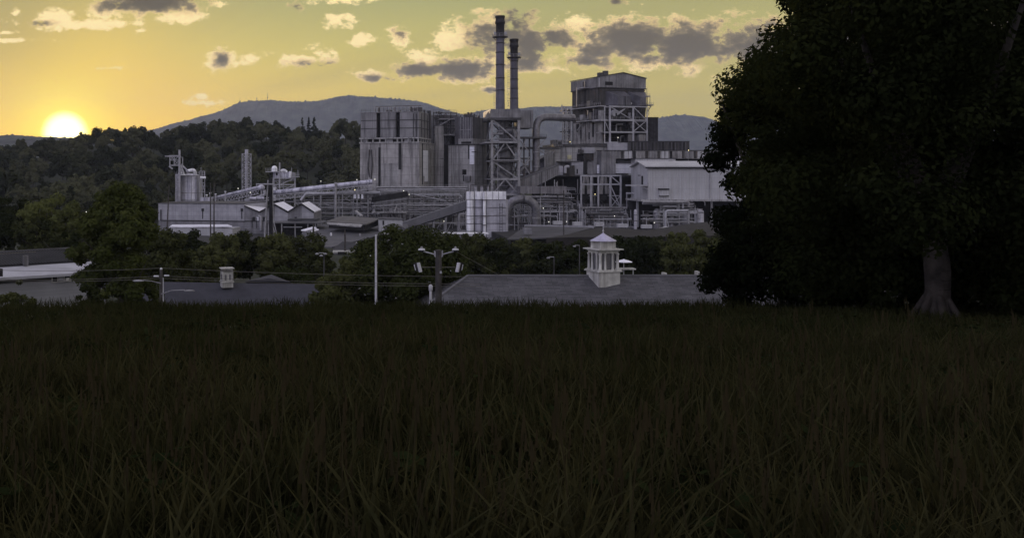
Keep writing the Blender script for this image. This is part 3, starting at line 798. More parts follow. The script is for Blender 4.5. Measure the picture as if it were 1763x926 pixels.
frame(tE, fE, (1050,1090), (184.5,207.5,228,246), -6.5, .75, steel_lt, ((0,0,'\\'),), .32)
frame(tE, fE, (1041,1050), (184.5,207.5,228,246), -6.2, .4, steel_lt, ((0,1,'\\'),), .25)
frame(tE, fE, (1090,1114), (184.5,207.5,228,246), -6.6, .45, steel_lt, ((0,0,'\\'),(0,1,'x')), .28)
part(fE, 'walkway', steel_lt, tE, 1034, 1115, 206.8, 209, -6, .5)
part(fE, 'walkway', steel, tE, 1041, 1115, 227.5, 229, -6, .5)
railing(fE, fE.u(1041,-6.2), fE.u(1114,-6.2), -6.2, fE.z(206.8,10), tE, steel, 1.1)
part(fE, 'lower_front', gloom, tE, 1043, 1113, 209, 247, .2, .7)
part(fE, 'tank', duct_m, tE, 1083, 1090, 211, 220, -3, -.5); part(fE, 'tank', duct_m, tE, 1081, 1093, 231, 243, -3.5, -.5)
for k in range(16):
    px = rr.uniform(1046, 1109); y0 = rr.choice([186,209,229.5]); v_ = rr.uniform(-5.6,-1); m_ = rr.choice([steel_dk, gloom, steel, duct_m, clad_rust])
    if k % 3: part(fE, 'flank_unit', m_, tE, px, px+rr.uniform(1,5), y0+rr.uniform(4,10), y0+17, v_, v_+.9)
    else: b = MB(); b.tube(elbow(fE.q(px,y0+17,v_), fE.q(px,y0+5,v_), fE.q(min(1112,px+rr.uniform(6,16)),y0+5,v_), .8), .3, 7); b.build('pipe', m_, tE)
for py in (195, 216, 237): part(fE, 'landing', steel_dk, tE, 1043, 1111, py, py+.9, -1.4, .2)
part(fE, 'foot_panel', clad_pale, tE, 1100, 1116, 232, 246, -6, -.5)
# left flank
gE = fE.lside()   # u negative... O at front corner, a towards the viewer
def gq(px, py, v): return gE.q(px, py, v)
def gpart(name, mat, p0, p1, y0, y1, v0, v1): return part(gE, name, mat, tE, p0, p1, y0, y1, v0, v1)
gpart('pale_panel', clad_pale, 987, 1032, 211, 248, -.1, .45)
gpart('flank_panel', clad_rust, 985, 1030, 152, 182, .2, .5)
gpart('seam', gloom, 1005, 1009, 151, 186, .1, .3)
for py, p0, p1 in ((184.5,985,1034),(207,992,1036)):
    w = gpart('walkway', steel, p0, p1, py, py+1.8, -2.4, .4)
    railing(gE, gE.u(p0,-2.3), gE.u(p1,-2.3), -2.3, gE.z(py, -10, -2.3), w, steel, 1.2, 1.6)
    for k in range(5):
        px = p0+3+k*(p1-p0-6)/4; MB().bar(gq(px,py+2,-2.0), gq(px,py+7,.3), .22).build('brace', steel, tE)
for px, y0, y1 in ((993,151,184),(1007,140,152),(1022,186,206),(1012,190,206),(1028,188,204)):
    MB().bar(gq(px,y0,-1.2), gq(px,y1,-1.2), .35).build('riser', steel, tE)
for (p0,p1,y0,y1) in ((1000,1004,176,184),(1010,1016,174,184),(1018,1021,177,184),(1024,1027,188,207),(1030,1034,190,205),(998,1003,198,207),(1014,1018,194,206)):
    gpart('flank_unit', rr.choice([steel_dk, duct_m, steel, ribbed_dk]), p0, p1, y0, y1, -1.8, -.2)
for (p0,y0,p1,y1) in ((994,225,1010,205),(996,232,1000,210),(1002,152,1010,152)):
    b = MB(); b.bar(gq(p0,y0,-1.0), gq(p1,y1,-1.0), .7, .3); b.build('stair_flight', steel, tE)
gpart('opening', void_dk, 992, 998, 214, 227, -.3, .0); gpart('grime', void_dk, 1019.5, 1022.5, 211, 236, -.2, .0); gpart('grime', gloom, 1013, 1015, 228, 240, -.2, .0); gpart('grime', gloom, 999, 1001, 224, 239, -.2, .0)
gpart('hoist_frame', steel_dk, 1003, 1006.5, 141, 151, -.8, -.1)
gpart('hoist_beam', steel, 993, 1006, 151, 153, -2.4, -.1)
b = MB(); b.prism([gq(1028,247,-1.2), gq(1034,247,-1.2), gq(1034,208,-1.2)], fE.a*1.1); b.build('chute', clad_pale, tE)
# right hand side: bracket platforms
for py, p1 in ((165,1119),(180,1125)):
    pl = part(fE, 'platform', steel, tE, 1112, p1, py, py+2.0, 3, 7)
    railing(fE, fE.u(1113,3), fE.u(p1,3), 3, fE.z(py, 20), pl, steel, 1.3, 1.0)
MB().bar(fE.q(1121,183,4), fE.q(1113,195,4), .3).build('brace', steel, tE)
for px, y0, y1 in ((1119,165,184),(1113.6,152,200),(1117,185,199)): MB().bar(fE.q(px,y0,4), fE.q(px,y1,4), .25).build('riser', steel, tE)
# cable and pipe ladder on its left
tEl = thing('pipe_tower', 'slender open pipe tower standing against the left flank of the boiler tower', 'steel structure', (X(973,436),436,0))
fP = Face(968, 424, 984, 424)
frame(tEl, fP, (968.5,975,983), (184,193,202,212,222,232,242,252), 0, .45, steel, ((0,0,'x'),(1,1,'/'),(0,2,'\\'),(1,3,'x'),(0,4,'/'),(1,5,'\\'),(0,6,'x')), .22, zb=20)
for px in (972,978.5,981): MB().cyl(fP.q(px,188,1.5), fP.q(px,252,1.5), .35, n=8).build('pipe', duct_m, tEl)
for py in (190,208,226,243): part(fP, 'landing', steel_dk, tEl, 967, 985, py, py+1.3, .4, 4)
# dark box on the right
tX = thing('dark_clad_box', 'soot black clad box against the right side of the boiler tower', 'factory annex', (X(1123,441),441,0))
fX = Face(1114, 441, 1133, 441)
part(fX, 'wall', stack_cap, tX, 1114.5, 1133, 203, 262, 0, 10)
part(fX, 'cap', void_dk, tX, 1114, 1133.5, 202, 203.2, -.3, 10.3)
for px in (1119,1125,1130): part(fX, 'rib', void_dk, tX, px-.3, px+.3, 204, 248, -.2, .1)

# ---------------------------------------------------------------- F: long stepped building under it
fF = Face(958, 412, 1190, 412)
tF = thing('stepped_building', 'long stepped building of stained ribbed panels under the boiler tower', 'factory building', fF.pt(0,0,0))
part(fF, 'rear_wall', pale_conc, tF, 955, 1082, 252, 392, 0, 22)
part(fF, 'roof_edge', steel_dk, tF, 953, 1046, 248.5, 252.5, -.8, 22.5)
b = MB(); z = fF.z(252,20); b.prism([fF.q(957,250,-.4), fF.q(1002,247.5,-.4), fF.q(1046,247,-.4), fF.q(1046,252,-.4), fF.q(957,253,-.4)], fF.b*1); b.build('roof_fascia', steel_dk, tF)
part(fF, 'upper_block', wall_grey, tF, 1046, 1083, 246, 262, -1, 20)
part(fF, 'rusty_block', ribbed_dk, tF, 1081, 1187, 244, 262, -1.5, 16)
part(fF, 'rusty_block_cap', stack_cap, tF, 1080.5, 1187.5, 243, 244.2, -1.8, 16.3)
for k, px in enumerate(range(1086, 1187, 6)): part(fF, 'stain_panel', (gloom, clad_rust, stack_cap)[k % 3], tF, px, px+3.4, 245, 259, -1.62, -1.4)
part(fF, 'long_band', clad_pale, tF, 1034, 1290, 259.5, 273.5, -8, -2)
part(fF, 'band_cap', stack_cap, tF, 1034, 1290, 258.6, 259.7, -8.3, -1.6)
for k, px in enumerate(range(1062, 1280, 7)):
    m_ = (clad_mid, clad_rust, clad_pale, gloom, white_metal, clad_rust)[(k*5+k//3) % 6]
    part(fF, 'stain_panel', m_, tF, px, px+4.8, 260.3, 273, -8.1, -7.8)
part(fF, 'corner_tower', clad_mid, tF, 1035, 1060, 261, 300, -9.5, -3)
part(fF, 'under_band', gloom, tF, 1058, 1290, 273.6, 284, -5, -2)
part(fF, 'dark_opening', void_dk, tF, 993.5, 1021, 265, 277, -.4, .1)
part(fF, 'pale_block', wall_grey, tF, 1002, 1024, 254, 264, -1.4, .1)
for p0,p1,y0,y1 in ((996,1001,257,264),(1001.5,1005,258,263)): part(fF, 'roof_unit', steel_dk, tF, p0, p1, y0, y1, -2.6, -1.5)
part(fF, 'rust_panel', clad_rust, tF, 1005, 1022, 263, 277, -.9, -.3)
part(fF, 'canopy', steel_dk, tF, 964, 998, 277.5, 279, -7, .3)
for p0,p1,y0,y1,m_ in ((984,1004,279,301,wall_grey),(1004,1011,277,300,gloom),(1011.5,1027,279,300,clad_mid),(1028,1034,284,299,bright_pan),(1058,1087,281,298.5,bright_pan)):
    part(fF, 'wall_panel', m_, tF, p0, p1, y0, y1, -6.5, -1)
part(fF, 'dark_roofline', stack_cap, tF, 1058, 1088, 276, 281, -7.2, -3)
part(fF, 'doorway', void_dk, tF, 993, 995, 291, 299, -6.7, -6.3)
part(fF, 'notice_board', surf('faded_board', (0.5,0.47,0.3), .8, var=.3), tF, 977, 984, 267, 274, -1.2, -.8)
b = MB(); b.lathe((X(963,405),405), [(2.6,Z(303,405)),(2.6,Z(287,405)),(2.4,Z(286,405))], 16); b.build('round_tank', silo_grey, tF)
b = MB(); b.lathe((X(978,404),404), [(2.8,Z(303,405)),(2.8,Z(286,405)),(2.6,Z(285,405))], 16); b.build('round_tank', clad_rust, tF)
b = MB(); b.tube(elbow(fF.q(973,298,-12), fF.q(973,287,-12), fF.q(980,287,-12), .8), .6); b.build('bent_pipe', steel_lt, tF)
part(fF, 'deck', steel_dk, tF, 940, 1090, 301.5, 304, -10, 0)
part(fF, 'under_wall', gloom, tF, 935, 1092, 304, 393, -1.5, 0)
railing(fF, 0, fF.u(1046), -.6, fF.z(248.5,20), tF, steel, 1.1, 2.4)
part(fF, 'roof_cabin', clad_mid, tF, 952.5, 968, 241, 250, 1, 7)
part(fF, 'cabin_window', void_dk, tF, 961, 967, 244, 248, .8, 1.1)
# walkway bridge from the stack tower
tW = thing('walkway_bridge', 'long steel walkway bridge running from the stack tower to the stepped building', 'walkway', (X(920,400),400,Z(256,400)))
fW = Face(893, 399, 968, 408)
part(fW, 'deck', steel_dk, tW, 893, 966, 253.5, 257, 0, 3)
railing(fW, 0, fW.L, 0, fW.z(253.5,8), tW, steel, 1.3, 1.8)
for a, c in (((926,257),(940,266)),((946,257),(938,266)),((956,257),(949,266))):
    MB().bar(fW.q(a[0],a[1],1), fW.q(c[0],c[1],1), .35).build('brace', steel, tW)
# distant shed seen below the bridge
tV = thing('far_shed', 'distant low gabled shed seen below the walkway bridge, grey wall', 'shed', (X(945,440),440,0))
fV = Face(926, 436, 958, 436)
part(fV, 'wall', wall_dkgr, tV, 926, 972, 278, 330, 0, 14)
b = MB(); b.prism([fV.q(922,278,-.6), fV.q(946,266,-.6), fV.q(975,266,-.6), fV.q(975,278,-.6)], fV.b*15); b.build('roof', roof_mid, tV)
# sloping covered gallery
tG = thing('sloping_gallery', 'pale wedge roofed gallery climbing rightwards to the stepped building', 'conveyor house', (X(930,396),396,0))
fG = Face(880, 392, 966, 398)
b = MB(); b.prism([fG.q(884,326,0), fG.q(893,310,0), fG.q(962,284,0), fG.q(962,301,0), fG.q(923,321,0), fG.q(918,324,0)], fG.b*7); b.build('gallery', clad_mid, tG)
b = MB(); b.prism([fG.q(892,310,-.3), fG.q(962,284,-.3), fG.q(962,285.2,-.3), fG.q(892,311.4,-.3)], fG.b*7.6); b.build('roof_edge', roof_mid, tG)
b = MB(); b.prism([fG.q(882,334,-.5), fG.q(893,311.5,-.5), fG.q(895,312,-.5), fG.q(892,334,-.5)], fG.b*7); b.build('end_wall', wall_dkgr, tG)
tH = thing('box_duct', 'long level box duct of dull panels above the arched duct', 'duct', (X(930,388),388,Z(334,388)))
fH = Face(895, 386, 970, 388)
part(fH, 'duct', surf('dull_duct', (0.19,0.18,0.185), .7, streak=.6, var=.3), tH, 896, 976, 321, 333.5, 0, 5)
for px in (910, 932, 952): part(fH, 'seam', steel, tH, px-.3, px+.3, 320.8, 333.8, -.12, 0)
for px in (905,935,957): MB().bar(fH.q(px,334,2), Vector((fH.q(px,334,2).x, fH.q(px,334,2).y, 0)), .4).build('leg', steel_dk, tH)

# ---------------------------------------------------------------- G: hopper frame
fK = Face(1000, 390, 1068, 390)
tK = thing('hopper_frame', 'pale steel frame holding two stained hoppers in front of the stepped building', 'steel structure', fK.pt(0,0,0))
frame(tK, fK, (1000.5,1017.5,1030,1050.5,1068.5), (302.5,317.5,358), 0, .6, steel_lt, ((3,0,'\\'),(3,1,'\\')), .35, zb=-.2)
frame(tK, fK, (1050.5,1068.5), (337,358), .5, .35, steel_lt, ((0,0,'x'),), .3)
frame(tK, fK, (1002,1020,1036,1052), (304,318,337,358), 8, .5, steel, ((0,1,'x'),(2,1,'x')), .3, zb=-.2)
for p0, p1 in ((1003.5,1015),(1033,1047)):
    u0, u1 = fK.u(p0,3), fK.u(p1,3); zt, zm, zb2 = fK.z(304,5,3), fK.z(334,5,3), fK.z(352,5,3)
    m = (u0+u1)/2
    for s0, s1 in ((u0-.6, m-.55), (m+.55, u1+.6)):
        b = MB(); vs = [fK.pt(s0,3,zm), fK.pt(s1,3,zm), fK.pt(s1,7,zm), fK.pt(s0,7,zm)]
        tp = [fK.pt((s0+m)/2 if s0<m else m,3,zt), fK.pt(m if s0<m else (s1+m)/2,3,zt), fK.pt(m if s0<m else (s1+m)/2,7,zt), fK.pt((s0+m)/2 if s0<m else m,7,zt)]
        b.hexa(vs+tp); b.build('hopper', clad_pale, tK)
    b = MB(); fK.box(b, u0, u1, 4, 8, fK.z(345,5,3), zt); b.build('bin', gloom, tK)
    b = MB(); b.hexa([fK.pt(m-.6,4.5,zb2), fK.pt(m+.6,4.5,zb2), fK.pt(m+.6,6.5,zb2), fK.pt(m-.6,6.5,zb2), fK.pt(u0,4,zm-1), fK.pt(u1,4,zm-1), fK.pt(u1,8,zm-1), fK.pt(u0,8,zm-1)]); b.build('cone', gloom, tK)
part(fK, 'walkway', pale_conc, tK, 1000, 1080, 356.5, 359.5, -1.2, 4)
railing(fK, 0, fK.u(1080), -1.1, fK.z(356.5,8), tK, steel, 1.1, 2.2)
for px, y0 in ((1079,333),(1086,340)): MB().bar(fK.q(px,y0,1), fK.q(px,358,1), .35).build('column', steel_lt, tK)
b = MB(); b.tube(elbow(fK.q(1078,333,1), fK.q(1090,333,1), fK.q(1095,343,1), .8), .4); b.build('bent_pipe', steel_lt, tK)

# ---------------------------------------------------------------- H: white building on posts
fQ = Face(1115.5, 372, 1330, 372)
tQ = thing('white_metal_building', 'white ribbed metal building with gabled end raised on posts over pipes', 'factory building', fQ.pt(0,0,0))
LQ = fQ.L; zf = fQ.z(343.5,3); zev = fQ.z(287.5,3); zrg = fQ.z(279.5,3,9.8); dQ = 19.6
b = MB(); b.prism([fQ.pt(0,0,zf), fQ.pt(0,dQ,zf), fQ.pt(0,dQ,zev), fQ.pt(0,dQ/2,zrg-.25), fQ.pt(0,0,zev)], fQ.a*LQ); b.build('wall', white_metal, tQ)
b = MB()
for s in (0,1):
    va = -.9 if s == 0 else dQ+.9; sl = (zrg-zev)/(dQ/2)
    ze_ = zev - .9*sl
    b.prism([fQ.pt(-1.3,va,ze_+.1), fQ.pt(-1.3,dQ/2,zrg+.1), fQ.pt(-1.3,dQ/2,zrg+.5), fQ.pt(-1.3,va,ze_+.45)], fQ.a*(LQ+2))
b.build('roof', white_metal, tQ)
b = MB(); b.bar(fQ.pt(-1.2,-.95,zev-.35), fQ.pt(LQ,-.95,zev-.35), .3, .5); b.build('gutter', void_dk, tQ)
for k in range(1, 7):
    uu = k*6.2; b = MB(); fQ.box(b, uu-.03, uu+.03, -.04, .05, zf+.05, zev-.4); b.build('panel_joint', wall_grey, tQ)
for k in (1, 2): 
    zz = zf+(zev-zf)*k/3; b = MB(); fQ.box(b, .3, LQ, -.036, .05, zz-.03, zz+.03); b.build('panel_joint', wall_grey, tQ)
b = MB(); b.tube([fQ.pt(24,-.25,zev-.5), fQ.pt(24,-.25,zf+.2)], .14, 7); b.build('downpipe', steel, tQ)
part(fQ, 'corner_trim', steel_lt, tQ, 1115.2, 1116.2, 289, 343, -.12, .2)
b = MB(); fQ.box(b, -3, LQ, -1.6, dQ, zf-.7, zf-.004); b.build('floor_edge', pale_conc, tQ)
hd = part(fQ, 'louvred_box', white_metal, tQ, 1135.5, 1152, 327, 337, -1.0, .1)
part(fQ, 'louvre_hood', gloom, hd, 1135, 1152.6, 324.6, 327, -1.5, .1); part(fQ, 'louvre_sill', gloom, hd, 1135.5, 1152, 337, 338.2, -.9, .1)
gQ = fQ.lside()
for (v0,v1,y0,y1,nm) in ((6,8,303,318,'door'),(9.5,12.5,301.5,302.8,'canopy')):
    b = MB(); b.box(fQ.O.x-.12, fQ.O.x+.1, 372+v0, 372+v1, Z(y1,378), Z(y0,378)); b.build(nm, void_dk, tQ)
b = MB(); b.box(fQ.O.x-7, fQ.O.x-.02, 371, 378, Z(320.5,374), Z(318.3,374)); b.build('landing', steel_lt, tQ)
MB().bar((fQ.O.x-3,372,Z(320,374)), (fQ.O.x,372,Z(326,374)), .35).build('brace', steel_lt, tQ)
for px in (1097.5,1140,1165,1190,1225,1270): MB().bar(fQ.q(px,344,1.0 if px>1110 else 8), fQ.q(px,391,1.0 if px>1110 else 8), .75).build('column', steel_lt if px<1110 else steel, tQ)
b = MB(); fQ.box(b, -3, LQ, 15, 16, 0, zf-.7); b.build('back_wall', gloom, tQ)
tQ2 = thing('white_annex', 'small white walled annex rising behind the roof of the white metal building', 'factory annex', (X(1130,396),396,0))
fR = Face(1094, 394, 1165, 394)
part(fR, 'wall', white_metal, tQ2, 1094, 1163, 273.5, 345, 0, 6)
part(fR, 'window', void_dk, tQ2, 1120, 1125, 278, 281, -.1, .1); part(fR, 'window', void_dk, tQ2, 1151, 1159, 277, 281, -.1, .1)
part(fR, 'roof_edge', stack_cap, tQ2, 1088, 1164, 272.6, 273.7, -.4, 6.3)

# ---------------------------------------------------------------- process pipes under and around
def pipe_cluster(label, px0, px1, py0, py1, D, n_h, n_v, seed, tanks=0, mat_h=None, name='pipe_rack', x_braces=1):
    r = random.Random(seed)
    t = thing(name, label, 'pipe rack', (X((px0+px1)/2, D), D, 0))
    for k in range(n_h):
        py = r.uniform(py0, py1); a = r.uniform(px0, px0+(px1-px0)*.4); c = r.uniform(px0+(px1-px0)*.55, px1); v = D+r.uniform(-1,7)
        rad = r.choice([.16,.2,.25,.35,.5])
        p = [P(a,py,v), P(c,py,v)]
        if r.random() < .5: p = elbow(P(a,py,v), P(c,py,v), P(c,min(py1+3,py+r.uniform(4,14)),v), 1.0)
        b = MB(); b.tube(p, rad, 7); b.build('pipe', r.choice([steel, steel_lt, duct_m, steel_dk]), t)
    for k in range(n_v):
        px = r.uniform(px0, px1); v = D+r.uniform(-2,6)
        q = P(px, py0+r.uniform(0,(py1-py0)*.5), v); b = MB(); b.bar((q.x,q.y,0), q, r.choice([.25,.3,.4])); b.build('post', r.choice([steel, steel_lt, steel_dk]), t)
    for k in range(tanks):
        px = px0+(px1-px0)*(k+.5)/tanks + r.uniform(-3,3); v = D+r.uniform(3,8); rad = r.uniform(1.0,2.2); zt = Z(r.uniform(py0+(py1-py0)*.3, py0+(py1-py0)*.6), v)
        b = MB(); b.lathe((X(px,v), v), [(rad,0),(rad,zt*.85),(rad*.6,zt*.97),(rad*.1,zt)], 14); b.build('vessel', r.choice([silo_grey, duct_m, clad_rust]), t)
    for k in range(x_braces*2):
        px = r.uniform(px0, px1-12); v = D+r.uniform(0,5); py = r.uniform(py0, py1-10)
        MB().bar(P(px,py,v), P(px+r.uniform(8,12),py+9,v), .22).build('brace', steel, t)
    return t
pipe_cluster('tangle of pipes and vessels under the raised white metal building', 1100, 1215, 346, 388, 366, 26, 14, 11, 5)
pipe_cluster('dark pipework and vessels behind the arched duct', 872, 938, 338, 390, 384, 14, 9, 12, 3)
pipe_cluster('pipes and drums in the gloom below the deck of the stepped building', 936, 1000, 305, 388, 394, 22, 14, 13, 5)
pipe_cluster('braced pipework below the hopper frame', 1000, 1092, 360, 390, 384, 18, 14, 14, 4, x_braces=4)
pipe_cluster('tangle of pipes, landings and ducts inside the open stack tower', 849, 892, 208, 330, 398, 22, 12, 31, 0, x_braces=8)
pipe_cluster('dense pipes and steel in the shade beneath the box duct', 880, 1000, 336, 391, 378, 26, 22, 32, 2, x_braces=5)
pipe_cluster('crowded pipework along the front of the hopper frame foot', 1000, 1095, 358, 392, 376, 22, 18, 33, 2, x_braces=5)
# pair of drums
for i, px in enumerate((941, 955)):
    D = 386; t = thing('drum', ['pale upright drum beneath the box duct, left of two', 'upright drum beneath the box duct, right of two'][i], 'tank', P(px,352,D), 'two drums under the box duct')
    b = MB(); b.lathe((X(px,D),D), [(1.5,Z(352,D)),(1.5,Z(338,D)),(1.1,Z(336.5,D))], 14); b.build('shell', (silo_grey, clad_rust)[i], t)
    b = MB(); b.box(X(px,D)-1.3, X(px,D)+1.3, D-1, D+1, 0, Z(352,D)-.003); b.build('stand', steel_dk, t)
# ---------------------------------------------------------------- white silo group
fS1 = Face(803, 335, 871, 335)
tI = thing('storage_silos', 'bright white storage bin group with ribbed bands, pipe and ladder in the middle yard', 'silo', fS1.pt(0,0,0))
def silo(px, w, y0, y1, D, mat, name='silo'):
    b = MB(); b.lathe((X(px,D),D), [(W(w/2,D),Z(y1,D)),(W(w/2,D),Z(y0,D)-.3),(W(w/2,D)*.97,Z(y0,D))], 20); return b.build(name, mat, tI)
for (px, w, m_) in ((809.5,12.5,silo_white),(824.5,14.0,silo_grey)):
    silo(px, w, 331, 408, 337.3, m_)
    silo(px, w+.5, 329.8, 343, 337.3, silo_white, 'top_band')
    for py in (343.5,357,372,385,398):
        b = MB(); z = Z(py,337.3); r = W(w/2,337.3)+.06; b.lathe((X(px,337.3),337.3), [(r,z-.1),(r+.06,z),(r,z+.1)], 20); b.build('hoop', gloom, tI)
b = MB(); b.cyl(P(834,408,335), P(834,343.6,335), W(2.6,335), n=12); b.build('downpipe', silo_white, tI)
b = MB(); b.cyl(P(834,343.4,335), P(834,330,335), W(3,335), n=12); b.build('top_band', silo_white, tI)
for py in (344,371,387): part(fS1, 'clamp', steel_dk, tI, 831, 837.5, py, py+1.2, -.9, 1)
part(fS1, 'bin_wall', silo_grey, tI, 838, 871, 343.6, 409, 0, 7)
part(fS1, 'top_band', silo_white, tI, 837.6, 871.3, 330, 343.5, -.12, 7.1)
for px in (848.5,858.5): part(fS1, 'seam', steel_dk, tI, px-.3, px+.3, 330, 343.4, -.2, 0)
for py in (343.5,357,371,384.5,399): part(fS1, 'hoop', steel_dk, tI, 837.8, 871.2, py, py+.7, -.17, 0)
part(fS1, 'end_wall', silo_grey, tI, 871.1, 875, 344, 409, 1.5, 8)
ladder(fS1.q(862.5,408,-.5), fS1.z(350,8), tI, 1.0, False, gloom)
part(fS1, 'base_step', silo_grey, tI, 838, 875.5, 399, 409.5, -.6, 0)
railing(fS1, 0, fS1.L, .5, fS1.z(330,8), tI, steel_dk, 1.0, 1.5)
for px, w in ((819,4.5),(829.5,5.5),(840,4)):
    b = MB(); D = 339; b.lathe((X(px,D),D), [(W(w/2,D),Z(330,D)),(W(w/2,D),Z(321,D)),(W(w/2,D)*.7,Z(319.5,D))], 12); b.build('top_vent', silo_grey, tI)
part(fS1, 'vent_rack', steel_dk, tI, 814, 846, 318, 319.2, 2, 6)
for px in (806,810.5): part(fS1, 'vent_post', steel_dk, tI, px-.4, px+.4, 318, 331, 2, 2.6)
b = MB(); b.prism([P(790,397,333),P(803,397.5,333),P(803,409,333),P(790,409,333)], (0,3,0)); b.build('side_shed', wall_dkgr, tI)
tCn = thing('white_canopy', 'thin white flat canopy in front of the foot of the white silos', 'canopy', (X(805,300),300,0))
fCn = Face(757, 300, 845, 300)
b = MB(); b.prism([fCn.q(762,402.8,0), fCn.q(842,403.2,0), fCn.q(842,402.0,0), fCn.q(762,401.6,0)], (0,5,.05)); b.build('roof', silo_white, tCn)
for px in (760,790,815,842): 
    q = fCn.q(px,404,2); MB().bar((q.x,q.y,0), (q.x,q.y,q.z+.2), .3).build('post', steel, tCn)

# ---------------------------------------------------------------- covered dark gallery
tJ = thing('covered_conveyor', 'dark grey covered conveyor gallery sloping up towards the white silos', 'conveyor', (X(750,352),352,0))
p0 = P(693,388,352); p1 = P(812,350.5,348)
d = (p1-p0); up = Vector((0,0,1))
b = MB(); h = W(15,350)
b.prism([p0-up*h/2-d*.02, p1-up*h/2, p1+up*h/2, p0+up*h/2*.6], (0,4.5,0)); b.build('gallery', surf('gallery_cladding', (0.135,0.133,0.138), .85, ribs=1.0, var=.2, grit=2), tJ)
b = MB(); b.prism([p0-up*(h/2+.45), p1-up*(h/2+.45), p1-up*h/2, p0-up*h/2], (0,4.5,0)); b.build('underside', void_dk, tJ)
for px in (726,747,768,790):
    t = (px-693)/119; q = p0 + d*t - up*(h/2); 
    for dy in (.5,4): MB().bar((q.x,q.y+dy,0), (q.x,q.y+dy,q.z), .35).build('leg', steel, tJ)
    MB().bar((q.x,q.y+.6,0), (q.x+2.2,q.y+.6,q.z*.7), .2).build('brace', steel, tJ)

# ---------------------------------------------------------------- trestles and pipe racks in the middle
fM = Face(500, 390, 655, 390)
tM = thing('pipe_trestle', 'long steel pipe trestle with crossed bays in front of the tall concrete building', 'pipe rack', (X(590,390),390,0))
frame(tM, fM, (508,524,540,551.5,583.5,608,633.5), (333,350,357,366,380), 0, .45, steel, ((4,0,'x'),(3,1,'\\'),(0,1,'x'),(1,1,'x'),(2,1,'v'),(5,1,'\\'),(4,1,'/')), .28, zb=0)
frame(tM, fM, (515,545,575,600,640), (345,354,364,376), 6, .4, steel_dk, ((0,1,'x'),(1,1,'x'),(3,0,'x'),(2,0,'/')), .25, zb=0)
b = MB(); b.tube([fM.q(518,345,-.8), fM.q(527,333.5,-.8), fM.q(652,331.5,-.8), fM.q(682,330,-.8)], .62, 10); b.build('main_pipe', steel_lt, tM)
for py, a, c, rad in ((337,540,690,.25),(340.5,530,655,.2),(345,505,620,.3),(347.5,480,600,.4),(359.5,520,700,.22),(369,560,690,.25),(373,530,640,.2)):
    b = MB(); b.tube([fM.q(a,py,2.5), fM.q(c,py-rr.uniform(-1.5,1.5),2.5)], rad, 7); b.build('pipe', rr.choice([steel, steel_lt, duct_m]), tM)
tMp = thing('tall_post', 'tallest bare post standing through the middle of the long pipe trestle', 'post', (X(578,386),386,0))
b = MB(); b.cyl((X(578,386),386,0), (X(578,386),386,Z(314,386)), W(2.6,386), W(2.0,386), 10); b.build('shaft', steel, tMp)
b = MB(); b.bar((X(575.5,386),385.4,Z(316,386)), (X(580.5,386),385.4,Z(316,386)), .7); b.build('cap', steel, tMp)

fM2 = Face(655, 382, 803, 382)
tM2 = thing('pipe_bridge', 'wide steel pipe bridge with lattice bays behind the dark sloping gallery', 'pipe rack', (X(740,382),382,0))
frame(tM2, fM2, (655,697,705.5,725,747,768,791,803), (324,331.5,350,358,368,384), 0, .45, steel, ((3,2,'x') ,(4,1,'x'),(5,1,'\\'),(1,2,'x'),(1,1,'x'),(1,3,'x'),(3,3,'/'),(4,2,'/')), .26, zb=0)
frame(tM2, fM2, (712,735,757,780,800), (327,340,352,362,374), 5, .35, steel_dk, ((0,1,'x'),(2,1,'x'),(3,2,'x'),(1,2,'/'),(0,3,'\\')), .25, zb=0)
for py, a, c, rad in ((322.5,648,806,.35),(326.5,650,806,.3),(329.5,655,803,.2),(335,690,790,.25),(343,700,800,.3),(354,700,780,.35),(362,704,770,.45),(365,650,760,.25)):
    b = MB(); b.tube([fM2.q(a,py,-.7), fM2.q(c,py+rr.uniform(-1,1),-.7)], rad, 7); b.build('pipe', rr.choice([steel, steel_lt, duct_m]), tM2)
b = MB(); b.tube([fM2.q(704,333,-1.2), fM2.q(768,346,-1.2)], .2, 6); b.build('pipe', steel_lt, tM2)
for px in (701,): 
    b = MB(); fM2.pbox(b, 697, 706, 329, 336, -1, 3); b.build('drive_house', clad_mid, tM2)
railing(fM2, 0, fM2.L, -.2, fM2.z(324,10), tM2, steel, 1.2, 2.0)
# dark screened belt galleries left of the pair of columns
tN = thing('belt_conveyor', 'dark open belt conveyor with pale rails rising to the paired columns of the pipe bridge', 'conveyor', (X(670,378),378,0))
for (a, c, w_, m_, nm) in (((640,343.5),(702,334),2.2,gloom,'belt'),((640,341),(702,332),.45,steel_lt,'rail'),((640,349.5),(700,342),.4,steel_lt,'rail'),((640,355),(700,351),.4,steel,'rail')):
    b = MB(); b.bar(P(*a,378), P(*c,378), 2.0 if nm == 'belt' else .4, w_); b.build(nm, m_, tN)
for px in (645,660,675,690):
    y = 343-(px-640)*.15; MB().bar(P(px,y,378.6), Vector((X(px,378),378.6,0)), .3).build('leg', steel, tN)
MB().bar(P(678,366,377), P(684,352,377), .7,.4).build('chute', pale_conc, tN)
b = MB(); b.box(X(640,377),X(700,377),376,381,Z(366.5,377),Z(365,377)); b.build('deck', pale_conc, tN)
for k in range(8):
    px = 642+k*7; b = MB(); hh = rr.uniform(2,6); b.box(X(px,380),X(px+rr.uniform(3,6),380),379,382,Z(365,377),Z(365-hh,377)); b.build('machine', rr.choice([steel, gloom, clad_mid, steel_dk]), tN)
